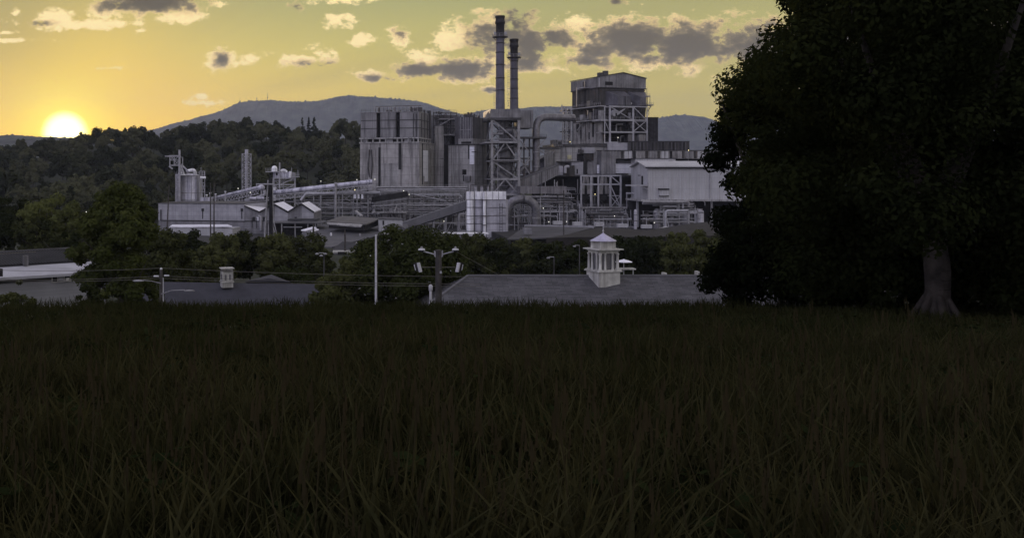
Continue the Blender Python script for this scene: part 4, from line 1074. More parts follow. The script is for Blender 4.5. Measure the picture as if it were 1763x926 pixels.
# bundle of machinery at the foot of the tall building
tO = thing('pump_deck', 'raised deck of small pumps and pipes along the foot of the tall concrete building', 'machinery deck', (X(670,392),392,0))
fO = Face(620, 390, 715, 390)
part(fO, 'deck', steel, tO, 618, 716, 329.5, 331, 0, 5)
for k in range(16):
    px = 620+k*5.9; h = rr.uniform(2.5,9)
    b = MB()
    if k % 4 == 1: b.lathe((X(px+2,392.5),392.5), [(W(2,392),Z(329.6,392)),(W(2,392),Z(329-h,392)),(W(1,392),Z(328-h,392))], 10)
    else: fO.pbox(b, px, px+rr.uniform(1.5,4.5), 329.6-h, 329.6, 1, 4)
    b.build('pump', rr.choice([steel, steel_lt, clad_mid, gloom, pale_conc]), tO)
for px in range(620, 716, 12): MB().bar(fO.q(px,331,1), Vector((fO.q(px,331,1).x, fO.q(px,331,1).y, 0)), .35).build('leg', steel_dk, tO)
for p0, w_ in ((609,4),(616,3),(622,3.5)):
    b = MB(); fO.pbox(b, p0, p0+w_, 333.5, 342, -1, 1); b.build('pale_cabinet', bright_pan, tO)
pipe_cluster('low jumble of pipes and steel behind the monitor roof', 505, 700, 350, 382, 396, 22, 18, 21, 4, x_braces=6)
pipe_cluster('dim pipes and steel behind the dark sloping gallery', 705, 802, 334, 386, 390, 18, 16, 22, 2, x_braces=6)

# ---------------------------------------------------------------- tube conveyors on trestles
def trestle(label, a, c, D0, D1, r, pxs, mat=silo_steel, name='tube_conveyor'):
    t = thing(name, label, 'conveyor', (X((a[0]+c[0])/2,D0),D0,0))
    p0 = P(*a, D0); p1 = P(*c, D1)
    b = MB(); b.cyl(p0, p1, r, n=14); b.build('tube', mat, t)
    d = p1-p0
    lo = Vector((0,0,-r-.9))
    for dz in (-r-.2, -r-1.9): MB().bar(p0+Vector((0,-.8,dz)), p1+Vector((0,-.8,dz)), .3).build('chord', steel_lt, t)
    n = 16; b = MB()
    for k in range(n):
        q0 = p0+d*(k/n)+Vector((0,-.8,-r-.2)); q1 = p0+d*((k+.5)/n)+Vector((0,-.8,-r-1.9)); q2 = p0+d*((k+1)/n)+Vector((0,-.8,-r-.2))
        b.bar(q0,q1,.18); b.bar(q1,q2,.18)
    b.build('lattice', steel_lt, t)
    for px in pxs:
        f_ = (px-a[0])/(c[0]-a[0]); q = p0+d*f_+Vector((0,0,-r-1.9))
        for dy in (-.9,1.2): MB().bar((q.x,q.y+dy,gh(q.x,q.y)), (q.x,q.y+dy,q.z), .4).build('leg', steel, t)
    return t
trestle('long pale tube conveyor rising rightwards to the tall concrete building', (469,332.0), (641,313.0), 392, 388, W(4.2,390), (490,520,553,590,615))
trestle('shorter covered conveyor rising from the left silo to its round head', (366,342), (446,322.5), 410, 398, W(2.9,404), (378,395,412,428))
b = MB(); q = P(450,323,397)
tHd = thing('conveyor_head', 'rounded conveyor head casing at the top of the shorter conveyor', 'machine housing', (q.x,q.y,0))
b.ball(q, W(6.5,397), 14, 8, .75); b.build('casing', silo_steel, tHd)
b = MB(); b.tube(elbow(q+Vector((1.2,0,-1)), q+Vector((1.4,0,-3.0)), q+Vector((-2.6,0,-4.5)), .8), .7); b.build('spout', steel_lt, tHd)
MB().bar((q.x,q.y,0), q, .6).build('leg', steel, tHd)
# low belts under them
tLb = thing('low_belt', 'low open belt conveyor running under the pale tube conveyor', 'conveyor', (X(500,394),394,0))
for (a, c, m_, w_, nm) in (((395,352),(640,325),steel,.5,'belt_frame'),((395,347),(560,331),steel_lt,.25,'handrail'),((470,342),(640,322.5),steel_lt,.25,'handrail'),((440,351),(590,338),gloom,1.2,'belt')):
    MB().bar(P(*a,394), P(*c,394), w_).build(nm, m_, tLb)
for px in range(470,640,15):
    y = 352-(px-395)*.11; MB().bar(P(px,y,394), Vector((X(px,394),394,0)), .3).build('leg', steel, tLb)
    MB().bar(P(px,y,393.7), P(px,y-5,393.7), .15).build('rail_post', steel_lt, tLb)
# box houses under the head
tBx = thing('drive_cabin', 'pale boxy drive cabin with two round drums under the conveyor head', 'cabin', (X(440,394),394,0))
fBx = Face(421, 392, 455, 392)
part(fBx, 'wall', wall_grey, tBx, 421, 440, 342, 352, 0, 4); part(fBx, 'wall', wall_dkgr, tBx, 428, 456, 345, 354, -.5, 3)
for px in (435,449):
    b = MB(); c = P(px,341.5,391); b.cyl(c-Vector((W(5.5,391),0,0)), c+Vector((W(5.5,391),0,0)), W(2.6,391), n=12); b.build('drum', silo_steel, tBx)
MB().box(X(421,392),X(456,392),392.1,396,0,Z(354,392)-.01).build('plinth', gloom, tBx)

# ---------------------------------------------------------------- lattice tower
tT = thing('lattice_tower', 'slender pale lattice tower standing alone before the wooded hillside', 'lattice tower', (X(424,412),412,0))
fT = Face(416.5, 410, 432.5, 410)
pys = [265+9.5*k for k in range(8)]
for v, mm in ((0,steel_lt),(3.6,steel)):
    frame(tT, fT, (416.8,424.5,432.2), pys, v, .32, mm, [(i,j,'x') for i in (0,1) for j in range(7)], .2, zb=0)
b = MB(); b.cyl(fT.q(424.5,325,1.8), fT.q(424.5,257.5,1.8), .75, n=10); b.build('flue', silo_steel, tT)
# ---------------------------------------------------------------- domed plant
tU = thing('domed_plant', 'pale steel process tower with a white dome, mast and crossed frame', 'process tower', (X(490,402),402,0))
fU = Face(470, 400, 508, 400)
frame(tU, fU, (470.5,481,508), (307,318,330), 0, .5, steel_lt, ((1,0,'/'),(1,1,'/'),(0,1,'\\')), .35, zb=0)
frame(tU, fU, (472,488,507), (300,311,322,331), 6, .45, steel_lt, ((0,1,'x'),(1,0,'x')), .28, zb=0)
part(fU, 'casing', silo_steel, tU, 470, 498, 296, 306, 1, 6); part(fU, 'casing', steel, tU, 498, 508, 297, 306, 1.5, 6)
part(fU, 'opening', void_dk, tU, 475, 478, 298, 302, .9, 1.1)
pl = part(fU, 'platform', steel_lt, tU, 457, 479, 295, 296.6, -1.5, 5); railing(fU, fU.u(457,-1.4), fU.u(479,-1.4), -1.4, fU.z(295,5), pl, steel_lt, 1.2, 1.0)
pl = part(fU, 'platform', steel_lt, tU, 497, 515, 304, 305.2, -1, 5); railing(fU, fU.u(497,-.9), fU.u(515,-.9), -.9, fU.z(304,5), pl, steel_lt, 1.4, 1.0)
b = MB(); D = 402; b.lathe((X(472.5,D),D), [(W(5,D),Z(296,D)),(W(5,D),Z(290,D)),(W(4.3,D),Z(287.5,D)),(W(2.6,D),Z(286,D)),(.1,Z(285.4,D))], 16); b.build('dome', silo_white, tU)
b = MB(); b.cyl(P(481.5,330,399.5), P(481.5,280,399.5), W(1.2,400), n=10); b.build('mast', steel_lt, tU)
b = MB(); b.tube(elbow(P(484,296,401), P(487,292.5,401), P(493.5,296,401), 1.0)[1:-1]+[P(493.5,297,401)], .7, 8); b.build('bent_pipe', silo_white, tU)
for px, y0 in ((502,289),(513,293)): MB().bar(P(px,304,400), P(px,y0,400), .2).build('aerial', steel_lt, tU)
b = MB(); b.cyl(P(499,306,399.3), P(500,295,399.3), .6, n=8); b.build('chimney', silo_white, tU)
b = MB(); b.lathe((X(472.5,398),398), [(W(2.4,398),0),(W(2.4,398),Z(323,398))], 12); b.build('hopper_leg', silo_white, tU)
# ---------------------------------------------------------------- left silo
tY = thing('steel_silo', 'big streaked steel silo with a head tower and projecting arm, left of the mill', 'silo', (X(327,405),405,0))
D = 405
b = MB(); b.lathe((X(328,D),D), [(W(18.5,D),-.2),(W(18.5,D),Z(303,D)),(W(16,D),Z(301.5,D)),(W(4,D),Z(299,D))], 26); b.build('shell', silo_steel, tY)
for py in (302.5, 332, 343.5):
    z = Z(py,D); r = W(18.6,D); b = MB(); b.lathe((X(328,D),D), [(r,z-.15),(r+.15,z),(r,z+.15)], 26); b.build('hoop', steel_lt, tY)
fY = Face(302, 396, 352, 396)
part(fY, 'elevator_shaft', silo_steel, tY, 302, 308.5, 300, 352, 2, 6)
frame(tY, fY, (302.5,308.5), (303,315,330,345), 1.4, .35, steel_lt, ((0,0,'x'),(0,1,'x'),(0,2,'x')), .2, zb=0)
for px in (312,318,330,339,346): part(fY, 'rib', steel_lt, tY, px-.3, px+.3, 303, 350, 4.55 if 315<px<342 else 5.9, 7.5)
MB().bar(fY.q(309,352,0), fY.q(309,258,0), W(3.2,396)).build('head_mast', steel_lt, tY)
fr2 = Face(291, 397, 309, 397)
frame(tY, fr2, (292.5,300,308.5), (268,276,284.5), 0, .35, steel_lt, ((0,0,'x'),(1,0,'/'),(1,1,'x')), .25)
part(fr2, 'arm', steel_lt, tY, 284, 309, 268, 270, -.4, 3); part(fr2, 'arm_foot', steel_lt, tY, 293, 309, 284, 285.6, -.4, 3)
MB().bar(fr2.q(291,286,0), fr2.q(297,291,0), .6).build('spout', steel_lt, tY)
frame(tY, fY, (310,314.5), (271,284,300), .3, .3, steel_lt, ((0,1,'x'),), .2)
b = MB(); b.hexa([P(306,302,398),P(319,302,398),P(319,302,404),P(306,302,404),P(310,285,399),P(313,285,399),P(313,285,402),P(310,285,402)]); b.build('head_cone', silo_white, tY)
b = MB(); b.bar(P(312,283,398), P(326,297,398), .9,.5); b.build('chute', silo_steel, tY)
b = MB(); b.tube(elbow(P(321,295.5,399), P(335,292,399), P(336,302,399), 1.4), .75, 8); b.build('top_pipe', silo_white, tY)
railing(fY, fY.u(302), fY.u(350), 2, fY.z(302,7), tY, steel_lt, 1.6, 1.3)
frame(tY, fY, (343,348,352.5), (295,302,315,330,345), 5, .3, steel_lt, ((0,1,'x'),(1,2,'x'),(0,3,'x')), .18, zb=0)
b = MB(); c = P(350,306,399); b.cyl(c-Vector((1.2,0,0)), c+Vector((1.0,0,0)), W(2,399), n=12); b.build('drum', silo_white, tY)
MB().bar(P(346,295,399), P(346,288,399), .2).build('aerial', steel_lt, tY)
b = MB(); fY.pbox(b, 345, 364, 340, 352, 2, 6); b.build('foot_casing', silo_steel, tY)
for px, y0 in ((356,335),(362,332),(371,333.5),(388,329)): 
    t = thing('vent_stub', {356:'thin low grey vent stub beside the silo',362:'white capped vent stub nearer the paired poles',371:'pale vent stub behind the paired poles',388:'short white vent stub above the shorter conveyor'}[px], 'vent', P(px,352,394)); 
    b = MB(); b.cyl(P(px,352,394), P(px,y0+1.5,394), .3, n=8); b.build('pipe', steel_lt, t); b = MB(); b.cyl(P(px,y0+1.5,394), P(px,y0,394), .42, n=8); b.build('cap', silo_white, t)

# ---------------------------------------------------------------- warehouse with sawtooth roof
fWh = Face(273, 362, 421, 354)
tWh = thing('flat_warehouse', 'long windowless pale block warehouse with a flat parapet below the left silo', 'warehouse', fWh.pt(0,0,0))
zt = fWh.z(351, fWh.L/2); zm = fWh.z(380, fWh.L/2)
b = MB(); fWh.box(b, 0, fWh.L, 0, 25, -.3, zm); b.build('lower_wall', wall_dkgr, tWh)
b = MB(); fWh.box(b, 0, fWh.L, -.15, 25.2, zm+.003, zt); b.build('upper_wall', wall_grey, tWh)
b = MB(); fWh.box(b, -.3, fWh.L+.1, -.4, 25.5, zt, zt+.3); b.build('coping', steel_dk, tWh)
part(fWh, 'sill_band', gloom, tWh, 279, 421, 379.6, 380.8, -.25, .1)
for px in (348.5, 416): 
    part(fWh, 'drain_head', gloom, tWh, px-1.8, px+1.8, 359, 363.5, -.5, -.1); part(fWh, 'drain_pipe', gloom, tWh, px-.5, px+.5, 363.5, 377, -.4, -.1)
part(fWh, 'corner_pipe', gloom, tWh, 276, 277.5, 361, 380, -.4, -.1)
tW2 = thing('white_lean_to', 'low white roofed lean-to along the foot of the flat warehouse', 'shed', (X(345,345),345,0))
fL2 = Face(292, 345, 402, 340)
b = MB(); b.prism([fL2.q(291,392,0), fL2.q(400,391,0), fL2.q(392,388,6), fL2.q(297,388.3,6)], (0,0,.35)); b.build('roof', roof_white, tW2)
b = MB(); fL2.box(b, .5, fL2.L-.5, .3, 9, -.3, fL2.z(392,10)); b.build('wall', white_metal, tW2)
fSt = Face(421, 354, 543, 352)
tSt = thing('sawtooth_shed', 'white roofed sawtooth factory shed with two valleys and dark gable walls', 'factory building', fSt.pt(0,0,0))
Dm = 353
peaks = [(412,351.5),(447,366),(472,352),(496,365.5),(519,351.5),(541,366)]
z0 = fSt.z(396, fSt.L/2)
zg = [(fSt.u(p), fSt.z(y, fSt.L/2)) for p, y in peaks]
zg[0] = (0.0, zg[0][1]-(zg[0][1]-zg[1][1])*(9/35))
b = MB(); poly = [fSt.pt(0,0,-.3)] + [fSt.pt(zg[-1][0],0,-.3)] + [fSt.pt(u,0,z) for u, z in reversed(zg)]
b.prism(poly, fSt.b*23.4); b.build('gable_wall', wall_dkgr, tSt)
for k in range(5):
    (ua,za),(ub,zb2) = zg[k], zg[k+1]
    e = .5
    b = MB(); b.prism([fSt.pt(ua,-e,za+.03), fSt.pt(ub,-e,zb2+.03), fSt.pt(ub,-e,zb2+.38), fSt.pt(ua,-e,za+.38)], fSt.b*24); b.build('roof_slope', roof_white, tSt)
    b = MB(); b.bar(fSt.pt(ua,-e-.1,za+.15), fSt.pt(ub,-e-.1,zb2+.15), .25, .5); b.build('verge', gloom, tSt)
for p0,p1 in ((474,495.5),(520,540)):
    u0, u1 = fSt.u(p0), fSt.u(p1); b = MB()
    zz0 = np.interp(u0,[q[0] for q in zg],[q[1] for q in zg])-.3; zz1 = np.interp(u1,[q[0] for q in zg],[q[1] for q in zg])-.3
    b.prism([fSt.pt(u0,-.12,z0+3.2), fSt.pt(u1,-.12,z0+3.2), fSt.pt(u1,-.12,zz1), fSt.pt(u0,-.12,zz0)], fSt.b*.1); b.build('pale_gable_panel', wall_grey, tSt)
for p in (435,441.5,453,491,507): part(fSt, 'window', glass_dk if p != 441.5 else bright_pan, tSt, p, p+4, 373.5, 380, -.1, .1)
for p in (433.5,441): part(fSt, 'drain_pipe', void_dk, tSt, p, p+.7, 375, 393, -.3, -.05)
b = MB(); b.tube(elbow(fSt.q(445,372,-.8), fSt.q(449,372,-.8), fSt.q(449,396,-.8), 1.0), .4); b.build('vent_pipe', steel_lt, tSt)
part(fSt, 'sill_band', gloom, tSt, 421, 543, 380.5, 381.5, -.2, 0)
tDs = thing('dark_open_shed', 'low dark open shed with a flat roof in front of the sawtooth shed', 'shed', (X(510,335),335,0))
fDs = Face(458, 335, 545, 333)
part(fDs, 'roof', roof_mid, tDs, 458, 556, 383, 385, 0, 10); part(fDs, 'back_wall', gloom, tDs, 459, 545, 385, 405, 5, 6)
part(fDs, 'roof', roof_dk, tDs, 495, 545, 377.5, 380, 6, 14)
for px in (462,485,508,530,543): MB().bar(fDs.q(px,385,.5), Vector((fDs.q(px,385,.5).x,335,0)), .4).build('post', steel, tDs)
MB().bar(fDs.q(488,391,1), fDs.q(520,391,1), .3).build('rail', steel_lt, tDs)
tWs = thing('white_skylight', 'pair of slim bright white roof strips at the left edge of the big low roof', 'skylight', P(530,396,318))
for k, (p0,p1,y0,y1) in enumerate(((518,545,397.5,391.5),(528,549,399.5,394.5))):
    b = MB(); b.prism([P(p0,y0,320), P(p0+8,y0+.8,318), P(p1,y1+1.8,320), P(p1-6,y1,322)], (0,0,.3)); b.build('panel', roof_white, tWs)
b = MB(); b.box(X(520,321),X(546,321),319,323,0,Z(400,320)); b.build('curb', wall_dkgr, tWs)

# ---------------------------------------------------------------- big low roof with monitor
tBr = thing('low_roofed_warehouse', 'large low warehouse with a broad grey pitched roof and raised monitor', 'warehouse', (X(610,310),310,0))
a0 = P(545,386,345); a1 = P(566,430,272); a2 = P(690,396,318); a3 = P(650,378,360)
b = MB(); rv = [P(543,388,345), P(571,424,285), P(600,418,292), P(700,394,330), P(690,381,362)]
rf = [P(541,387,350), P(560,425,285), P(577,425,285), P(704,392.5,335), P(700,381,362)]
b.add([*rf, *[p-Vector((0,0,.5)) for p in rf]], [(0,1,2,3,4),(9,8,7,6,5)]+[(i,(i+1)%5,5+(i+1)%5,5+i) for i in range(5)]); b.build('roof', roof_mid, tBr)
b = MB(); q0 = P(577,425,285)+Vector((.3,.6,-.6)); q1 = P(704,392.5,335)+Vector((.3,.6,-.6))
b.prism([q0, q1, Vector((q1.x,q1.y,0)), Vector((q0.x,q0.y,0))], (0,1.0,0)); b.build('gable_wall', gloom, tBr)
b = MB(); b.bar(P(573,426.5,284.5), P(705,393.5,334.5), .35, .6); b.build('verge', roof_dk, tBr)
q0 = P(560,426,285); q2 = P(577,426,285)
b = MB(); b.prism([q0+Vector((.2,.5,-.6)), q2+Vector((0,.5,-.6)), Vector((q2.x,q2.y+.5,0)), Vector((q0.x+.2,q0.y+.5,0))], (0,1,0)); b.build('wall', gloom, tBr)
# monitor
mz = [P(562,381,325), P(630,385.5,318), P(657,376,335), P(589,371.5,345)]
dz = Vector((0,0,-.4))
b = MB(); b.hexa([p+dz for p in mz]+mz); b.build('monitor_roof', surf('brown_roofing', (0.125,0.118,0.112), .9, var=.25, grit=2), tBr)
mw = [Vector((p.x,p.y,p.z-.42)) for p in (P(566,381,326), P(627,385.5,319.5), P(653,376,335), P(591,371.5,344))]
b = MB(); b.hexa([p+Vector((0,0,-1.9)) for p in mw]+mw); b.build('monitor_wall', gloom, tBr)
b = MB(); b.prism([P(562,384.5,321), P(624,388,315), P(621,391.5,312.5), P(565,387,318.5)], (0,0,.35)); b.build('monitor_awning', pale_conc, tBr)
for px, py in ((570,401),(585,408),(620,402)): 
    D = 312; b = MB(); b.cyl(P(px,py+1.5,D)-Vector((0,0,.6)), P(px,py-.2,D), .35, n=8); b.build('roof_vent', silo_white if px != 620 else steel, tBr)
MB().bar(P(612,363,352), P(623,372,348), .9, .5).build('chute', pale_conc, tBr)
tSh = thing('white_hut', 'small white hut with one dark doorway beside the broad grey roof', 'hut', (X(672,326),326,0))
fSh = Face(652, 326, 693.5, 326)
part(fSh, 'wall', white_metal, tSh, 652, 693, 377.5, 398, 0, 6); part(fSh, 'doorway', void_dk, tSh, 658.5, 661.5, 380, 387.5, -.08, .1)
b = MB(); b.prism([fSh.q(651.2,377.6,-.4), fSh.q(694,378.6,-.4), fSh.q(694,377.2,-.4), fSh.q(660,375.4,-.4), fSh.q(651.2,376,-.4)], fSh.b*7); b.build('roof', roof_mid, tSh)
tQs = thing('quonset_roof', 'low dark curved roof poking over the flowering tree by the white hut', 'shed', (X(682,300),300,0))
b = MB(); b.prism([P(663,400,302)]+[P(682-math.cos(PI*k/8)*17, 396-math.sin(PI*k/8)*7, 302) for k in range(9)]+[P(701,400,302)], (0,14,0)); b.build('roof', roof_mid, tQs)
b = MB(); b.box(X(664,302),X(700,302),302.5,315,0,Z(400,302)); b.build('wall', gloom, tQs)
tLw = thing('low_white_wall_building', 'low building with a white fascia and dark doorway under the broad roof', 'shed', (X(592,262),262,0))
fLw = Face(572, 262, 614, 262)
part(fLw, 'roof_edge', stone_wh, tLw, 573, 614, 432, 435.5, -.4, 8); part(fLw, 'wall', wall_dkgr, tLw, 574, 613, 435.5, 448, 0, 7); part(fLw, 'doorway', void_dk, tLw, 581.5, 597, 433.5, 441, -.5, -.1)
b = MB(); b.prism([fLw.q(571,432,2), fLw.q(616,432,2), fLw.q(616,419,9), fLw.q(590,417,9)], (0,0,.25)); b.build('roof', roof_dk, tLw)

# ---------------------------------------------------------------- right yard: low roofs and embankment
tRr = thing('grey_low_shed', 'low shed with a wide grey roof and pale rear edge below the arched duct', 'shed', (X(930,300),300,0))
rf = [P(872,412,288), P(960,408,288), P(1020,392,330), P(905,389,335)]
b = MB(); b.hexa([p-Vector((0,0,.4)) for p in rf]+rf); b.build('roof', surf('worn_felt_roof', (0.075,0.073,0.076), .9, var=.35, vscale=.15, grit=1.5), tRr)
b = MB(); b.bar(P(903,388.6,336), P(1022,391,332), .5, .8); b.build('parapet', wall_grey, tRr)
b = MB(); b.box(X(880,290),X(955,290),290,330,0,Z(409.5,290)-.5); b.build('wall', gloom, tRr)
b = MB(); b.box(X(902,300),X(915,300),299,302,Z(397,300)-1,Z(393.5,300)); b.build('roof_unit', wall_dkgr, tRr)
tBk = MB()
tDr = thing('dark_domed_roof', 'broad dark brown low roof sloping down behind the cupola', 'shed', (X(1080,300),300,0))
rows = []
for D_, prof in ((262,[(940,410),(1000,408),(1060,408),(1110,408),(1160,407),(1210,406),(1300,405)]),(300,[(978,403),(1020,396),(1060,397),(1110,400),(1140,398),(1200,389),(1300,380)]),(338,[(1012,391),(1040,391.5),(1070,393),(1112,396),(1150,391),(1195,384),(1300,375)])):
    rows.append([P(p,y,D_) for p,y in prof])
b = MB(); n = 7; vs = [p for r in rows for p in r]; vs += [Vector((p.x,p.y,-.2)) for r in rows for p in r]
fs = [(j*n+i,j*n+i+1,(j+1)*n+i+1,(j+1)*n+i) for j in range(2) for i in range(n-1)]
m_ = 3*n
for i in range(n-1): fs += [(i,i+1,m_+i+1,m_+i),(2*n+i+1,2*n+i,m_+2*n+i,m_+2*n+i+1)]
for j in range(2): fs += [((j+1)*n,j*n,m_+j*n,m_+(j+1)*n),(j*n+n-1,(j+1)*n+n-1,m_+(j+1)*n+n-1,m_+j*n+n-1)]
b.add(vs, fs); b.build('roof', surf('brown_tar_roof', (0.026,0.023,0.021), .95, var=.45, grit=1.2), tDr)
# pale units with thin aerials along its back edge
unit_l = ['pale rooftop box with thin aerial, leftmost of the row over the grey shed', 'pale box with aerial over the right end of the grey shed roof', 'squat white box just left of the cupola spike', 'wide pale box on its stand right of the cupola spike', 'pale box on a stand below the white metal building, rightmost of the row']
for i, (px, py, w_, D_, bz) in enumerate(((960,380.5,15,338,8.7),(994,382,15,338,8),(1031.5,383.5,15,341,6),(1071,385.5,17,343,4),(1113,387,17,343,4))):
    q = P(px,py+3,D_); t = thing('rooftop_box', unit_l[i], 'rooftop unit', (q.x,q.y,0), 'pale boxes along the roof edge')
    b = MB(); b.box(q.x-W(w_/2,D_), q.x+W(w_/2,D_), q.y-1, q.y+1, q.z-W(3,D_), q.z+W(3 if i != 2 else 4,D_)); b.build('box', white_metal, t)
    b = MB(); b.box(q.x-W(w_/3,D_), q.x+W(w_/3,D_), q.y-.8, q.y+.8, 0, q.z-W(3,D_)-.003); b.build('stand', gloom, t)
    b = MB(); b.bar((q.x,q.y,q.z), (q.x,q.y,q.z+W(16,D_)), .15); b.build('aerial', steel_lt, t)
b = MB(); tWr = thing('white_ramp', 'pale sloping concrete ramp at the foot of the raised white building', 'ramp', (X(1140,345),345,0))
b.prism([P(1130,396,340), P(1152,390,346), P(1152,396,346), P(1130,398,340)], (0,3,0)); b.build('slab', pale_conc, tWr)
b = MB(); b.box(X(1130,342),X(1152,342),341,346,0,Z(396.5,342)); b.build('footing', gloom, tWr)
tBg = thing('pipe_bent', 'white bent pipe gantry standing on the ramp below the white building', 'pipe gantry', (X(1150,352),352,0))
b = MB(); b.tube(elbow(P(1146,392,352), P(1146,363,352), P(1185,363,352), 1.2), .45, 8); b.build('pipe', steel_lt, tBg)
b = MB(); b.bar(P(1146,372,352), P(1152,392,352), .35); b.build('strut', steel_lt, tBg)
MB().bar(P(1185,363,352), Vector((X(1185,352),352,0)), .4).build('leg', steel, tBg)
tGt = thing('gas_bottle_tank', 'tall pale round topped tank beside the front post of the white building', 'tank', (X(1094,362),362,0))
b = MB(); D_ = 362; b.lathe((X(1094,D_),D_), [(W(2.8,D_),0),(W(2.8,D_),Z(364,D_)),(W(2,D_),Z(361.5,D_)),(.1,Z(360.5,D_))], 12); b.build('shell', silo_grey, tGt)
for z_ in (370, 380): 
    b = MB(); z = Z(z_,D_); r = W(2.85,D_); b.lathe((X(1094,D_),D_), [(r,z-.1),(r+.06,z),(r,z+.1)], 12); b.build('hoop', steel_dk, tGt)
# radio masts on the mountain
for (px, top, base, lb) in ((460.5,160,178,'thin tall radio mast on the mountain summit'),(442,168,177,'short radio mast with a dish on the mountain summit')):
    D_ = 7990; t = thing('radio_mast', lb, 'radio mast', P(px,base,D_))
    b = MB(); b.cyl(P(px,base,D_), P(px,top,D_), 2.6, 1.2, 6); b.build('mast', steel_dk, t)
    if px < 450: b = MB(); b.ball(P(px,top+1.5,D_), 5, 8, 5); b.build('dish', steel, t)
    else: b = MB(); b.bar(P(px-1.2,top+8,D_), P(px+1.2,top+8,D_), 4); b.build('antenna_ring', steel_dk, t)
# ---------------------------------------------------------------- poles and wires
def pole(label, px, top, D, r=.16, arms=(), name='utility_pole', mat=None, base=None, lean=0):
    z0 = gh(X(px,D), D) if base is None else base
    t = thing(name, label, 'pole', (X(px,D), D, z0))
    b = MB(); b.cyl((X(px,D)-lean, D, z0-.4), (X(px,D), D, Z(top,D)), r*1.25, r*.85, 10); b.build('shaft', mat or wood_pole, t)
    for (py, half, dep) in arms:
        z = Z(py,D); a = MB().bar((X(px,D)-half,D-r-.08,z), (X(px,D)+half,D-r-.08,z), .12,.14).build('crossarm', mat or wood_pole, t)
        for s in (-.9,-.5,.5,.9):
            b = MB(); b.lathe((X(px,D)+half*s,D-r-.08), [(.05,z+.07),(.09,z+.14),(.06,z+.24),(.09,z+.3),(.03,z+.36)], 8); b.build('insulator', insul_m, a)
    return t
pole('bare leaning pole in front of the warehouse left end', 291, 320, 330, .22, lean=.8)
pole('left one of two bare poles before the flat warehouse', 362.5, 316, 330, .2)
pole('taller right one of two bare poles before the flat warehouse', 368.5, 315, 331, .22)
pole('short dark pole in front of the broad grey warehouse roof', 594, 395, 262, .26)
pole('dark post behind the white roof strips by the sawtooth shed', 539.5, 384, 300, .3)
pole('dark pole standing before the grey low shed roof', 970.5, 328, 290, .2)
pole('dark thin pole near the right end of the grey shed', 961, 388, 270, .17) if False else None
# paired dark structure with stays before the sawtooth shed
D = 318
tHf = thing('twin_pole_frame', 'dark twin-pole frame with a crossarm and stays in front of the sawtooth shed', 'pole frame', (X(465,D),D,0))
for (p0,p1,r,m_,top) in ((455.5,461.5,.35,steel,310),(467,466,.75,void_dk,307),(470,469.5,.25,steel,312)):
    b = MB(); b.cyl((X(p0,D),D,-.3), P(p1,top,D), r, r*.75, 9); b.build('pole', m_, tHf)
MB().bar(P(441,317,D-.5), P(471,317,D-.5), .35,.4).build('crossarm', steel_lt, tHf)
MB().bar(P(469,370,D), P(478,411,D), .22).build('stay', steel_lt, tHf); MB().bar(P(471,392,D), P(475,411,D), .2).build('stay', steel_lt, tHf)
MB().bar(P(441.5,316,D-.5), P(441.5,322,D-.5), .25).build('bracket', steel_lt, tHf)
def wire(label, pts, r=.035, sag=0.0, name='power_line'):
    ps = [P(*p) for p in pts]; out = []
    for a, c in zip(ps[:-1], ps[1:]):
        for k in range(12):
            t = k/12; q = a.lerp(c, t); q.z -= sag*4*t*(1-t); out.append(q)
    out.append(ps[-1])
    mid = out[len(out)//2]
    t = bpy.data.objects.new(name, None); bpy.data.objects.remove(t)
    b = MB(); b.tube(out, r, 5); o = b.build(name, wire_m); tag(o, label, 'cable'); return o
wire('highest cable strung across the white silos and the right yard', [(470,380,318),(800,377,318),(1210,383,318)], .05, 1.0) if False else None
wire('cable sagging across the white silos towards the dark pole', [(700,388,300),(860,369,300),(970.5,373,290),(1130,380,290)], .05, .6)
wire('upper cable between the paired poles and the leaning pole', [(291,328,330),(365,330,330.5),(465,318,318)], .04, .7)
wire('lower cable sagging in front of the white lean-to', [(291,390,330),(365,391,330),(455,393,318)], .05, .5)

# ---------------------------------------------------------------- near pole with insulators and its lines
Dn = 62.0
tp = thing('utility_pole', 'dark utility pole with white insulators in front of the small cupola roof', 'pole', (X(277.5,Dn),Dn,gh(X(277.5,Dn),Dn)))
b = MB(); b.cyl((X(277.5,Dn),Dn,gh(X(277.5,Dn),Dn)-.3), P(277.5,464,Dn), .13, .1, 10); b.build('shaft', wood_pole, tp)
b = MB(); b.lathe((X(277.5,Dn),Dn), [(.07,Z(465,Dn)),(.085,Z(463.5,Dn)),(.085,Z(462,Dn)),(.05,Z(461,Dn))], 10); b.build('top_insulator', insul_m, tp)
for s in (269,287): 
    c = P(s,475.5 if s < 277 else 474.5,Dn); b = MB(); b.cyl(c-Vector((.16,0,0)), c+Vector((.16,0,0)), .055, n=8); b.build('insulator', insul_m, tp)
MB().bar(P(281,478,Dn-.15), P(281,520,Dn-.15), .05).build('conduit', pole_pale, tp)
def lineset(label, py0, pym, py1, D0=62, D1=62, pxm=277.5, r=.014):
    return wire(label, [(-20,py0,D0),(pxm,pym,62),(830,py1,D1)], r, .12)
lineset('topmost thin overhead line across the dark trees at lower left', 464.5, 461.5, 476.5)
lineset('second overhead line through the insulators of the near pole', 481, 475, 489)
lineset('lowest overhead line just under the second one', 483.5, 479, 493)
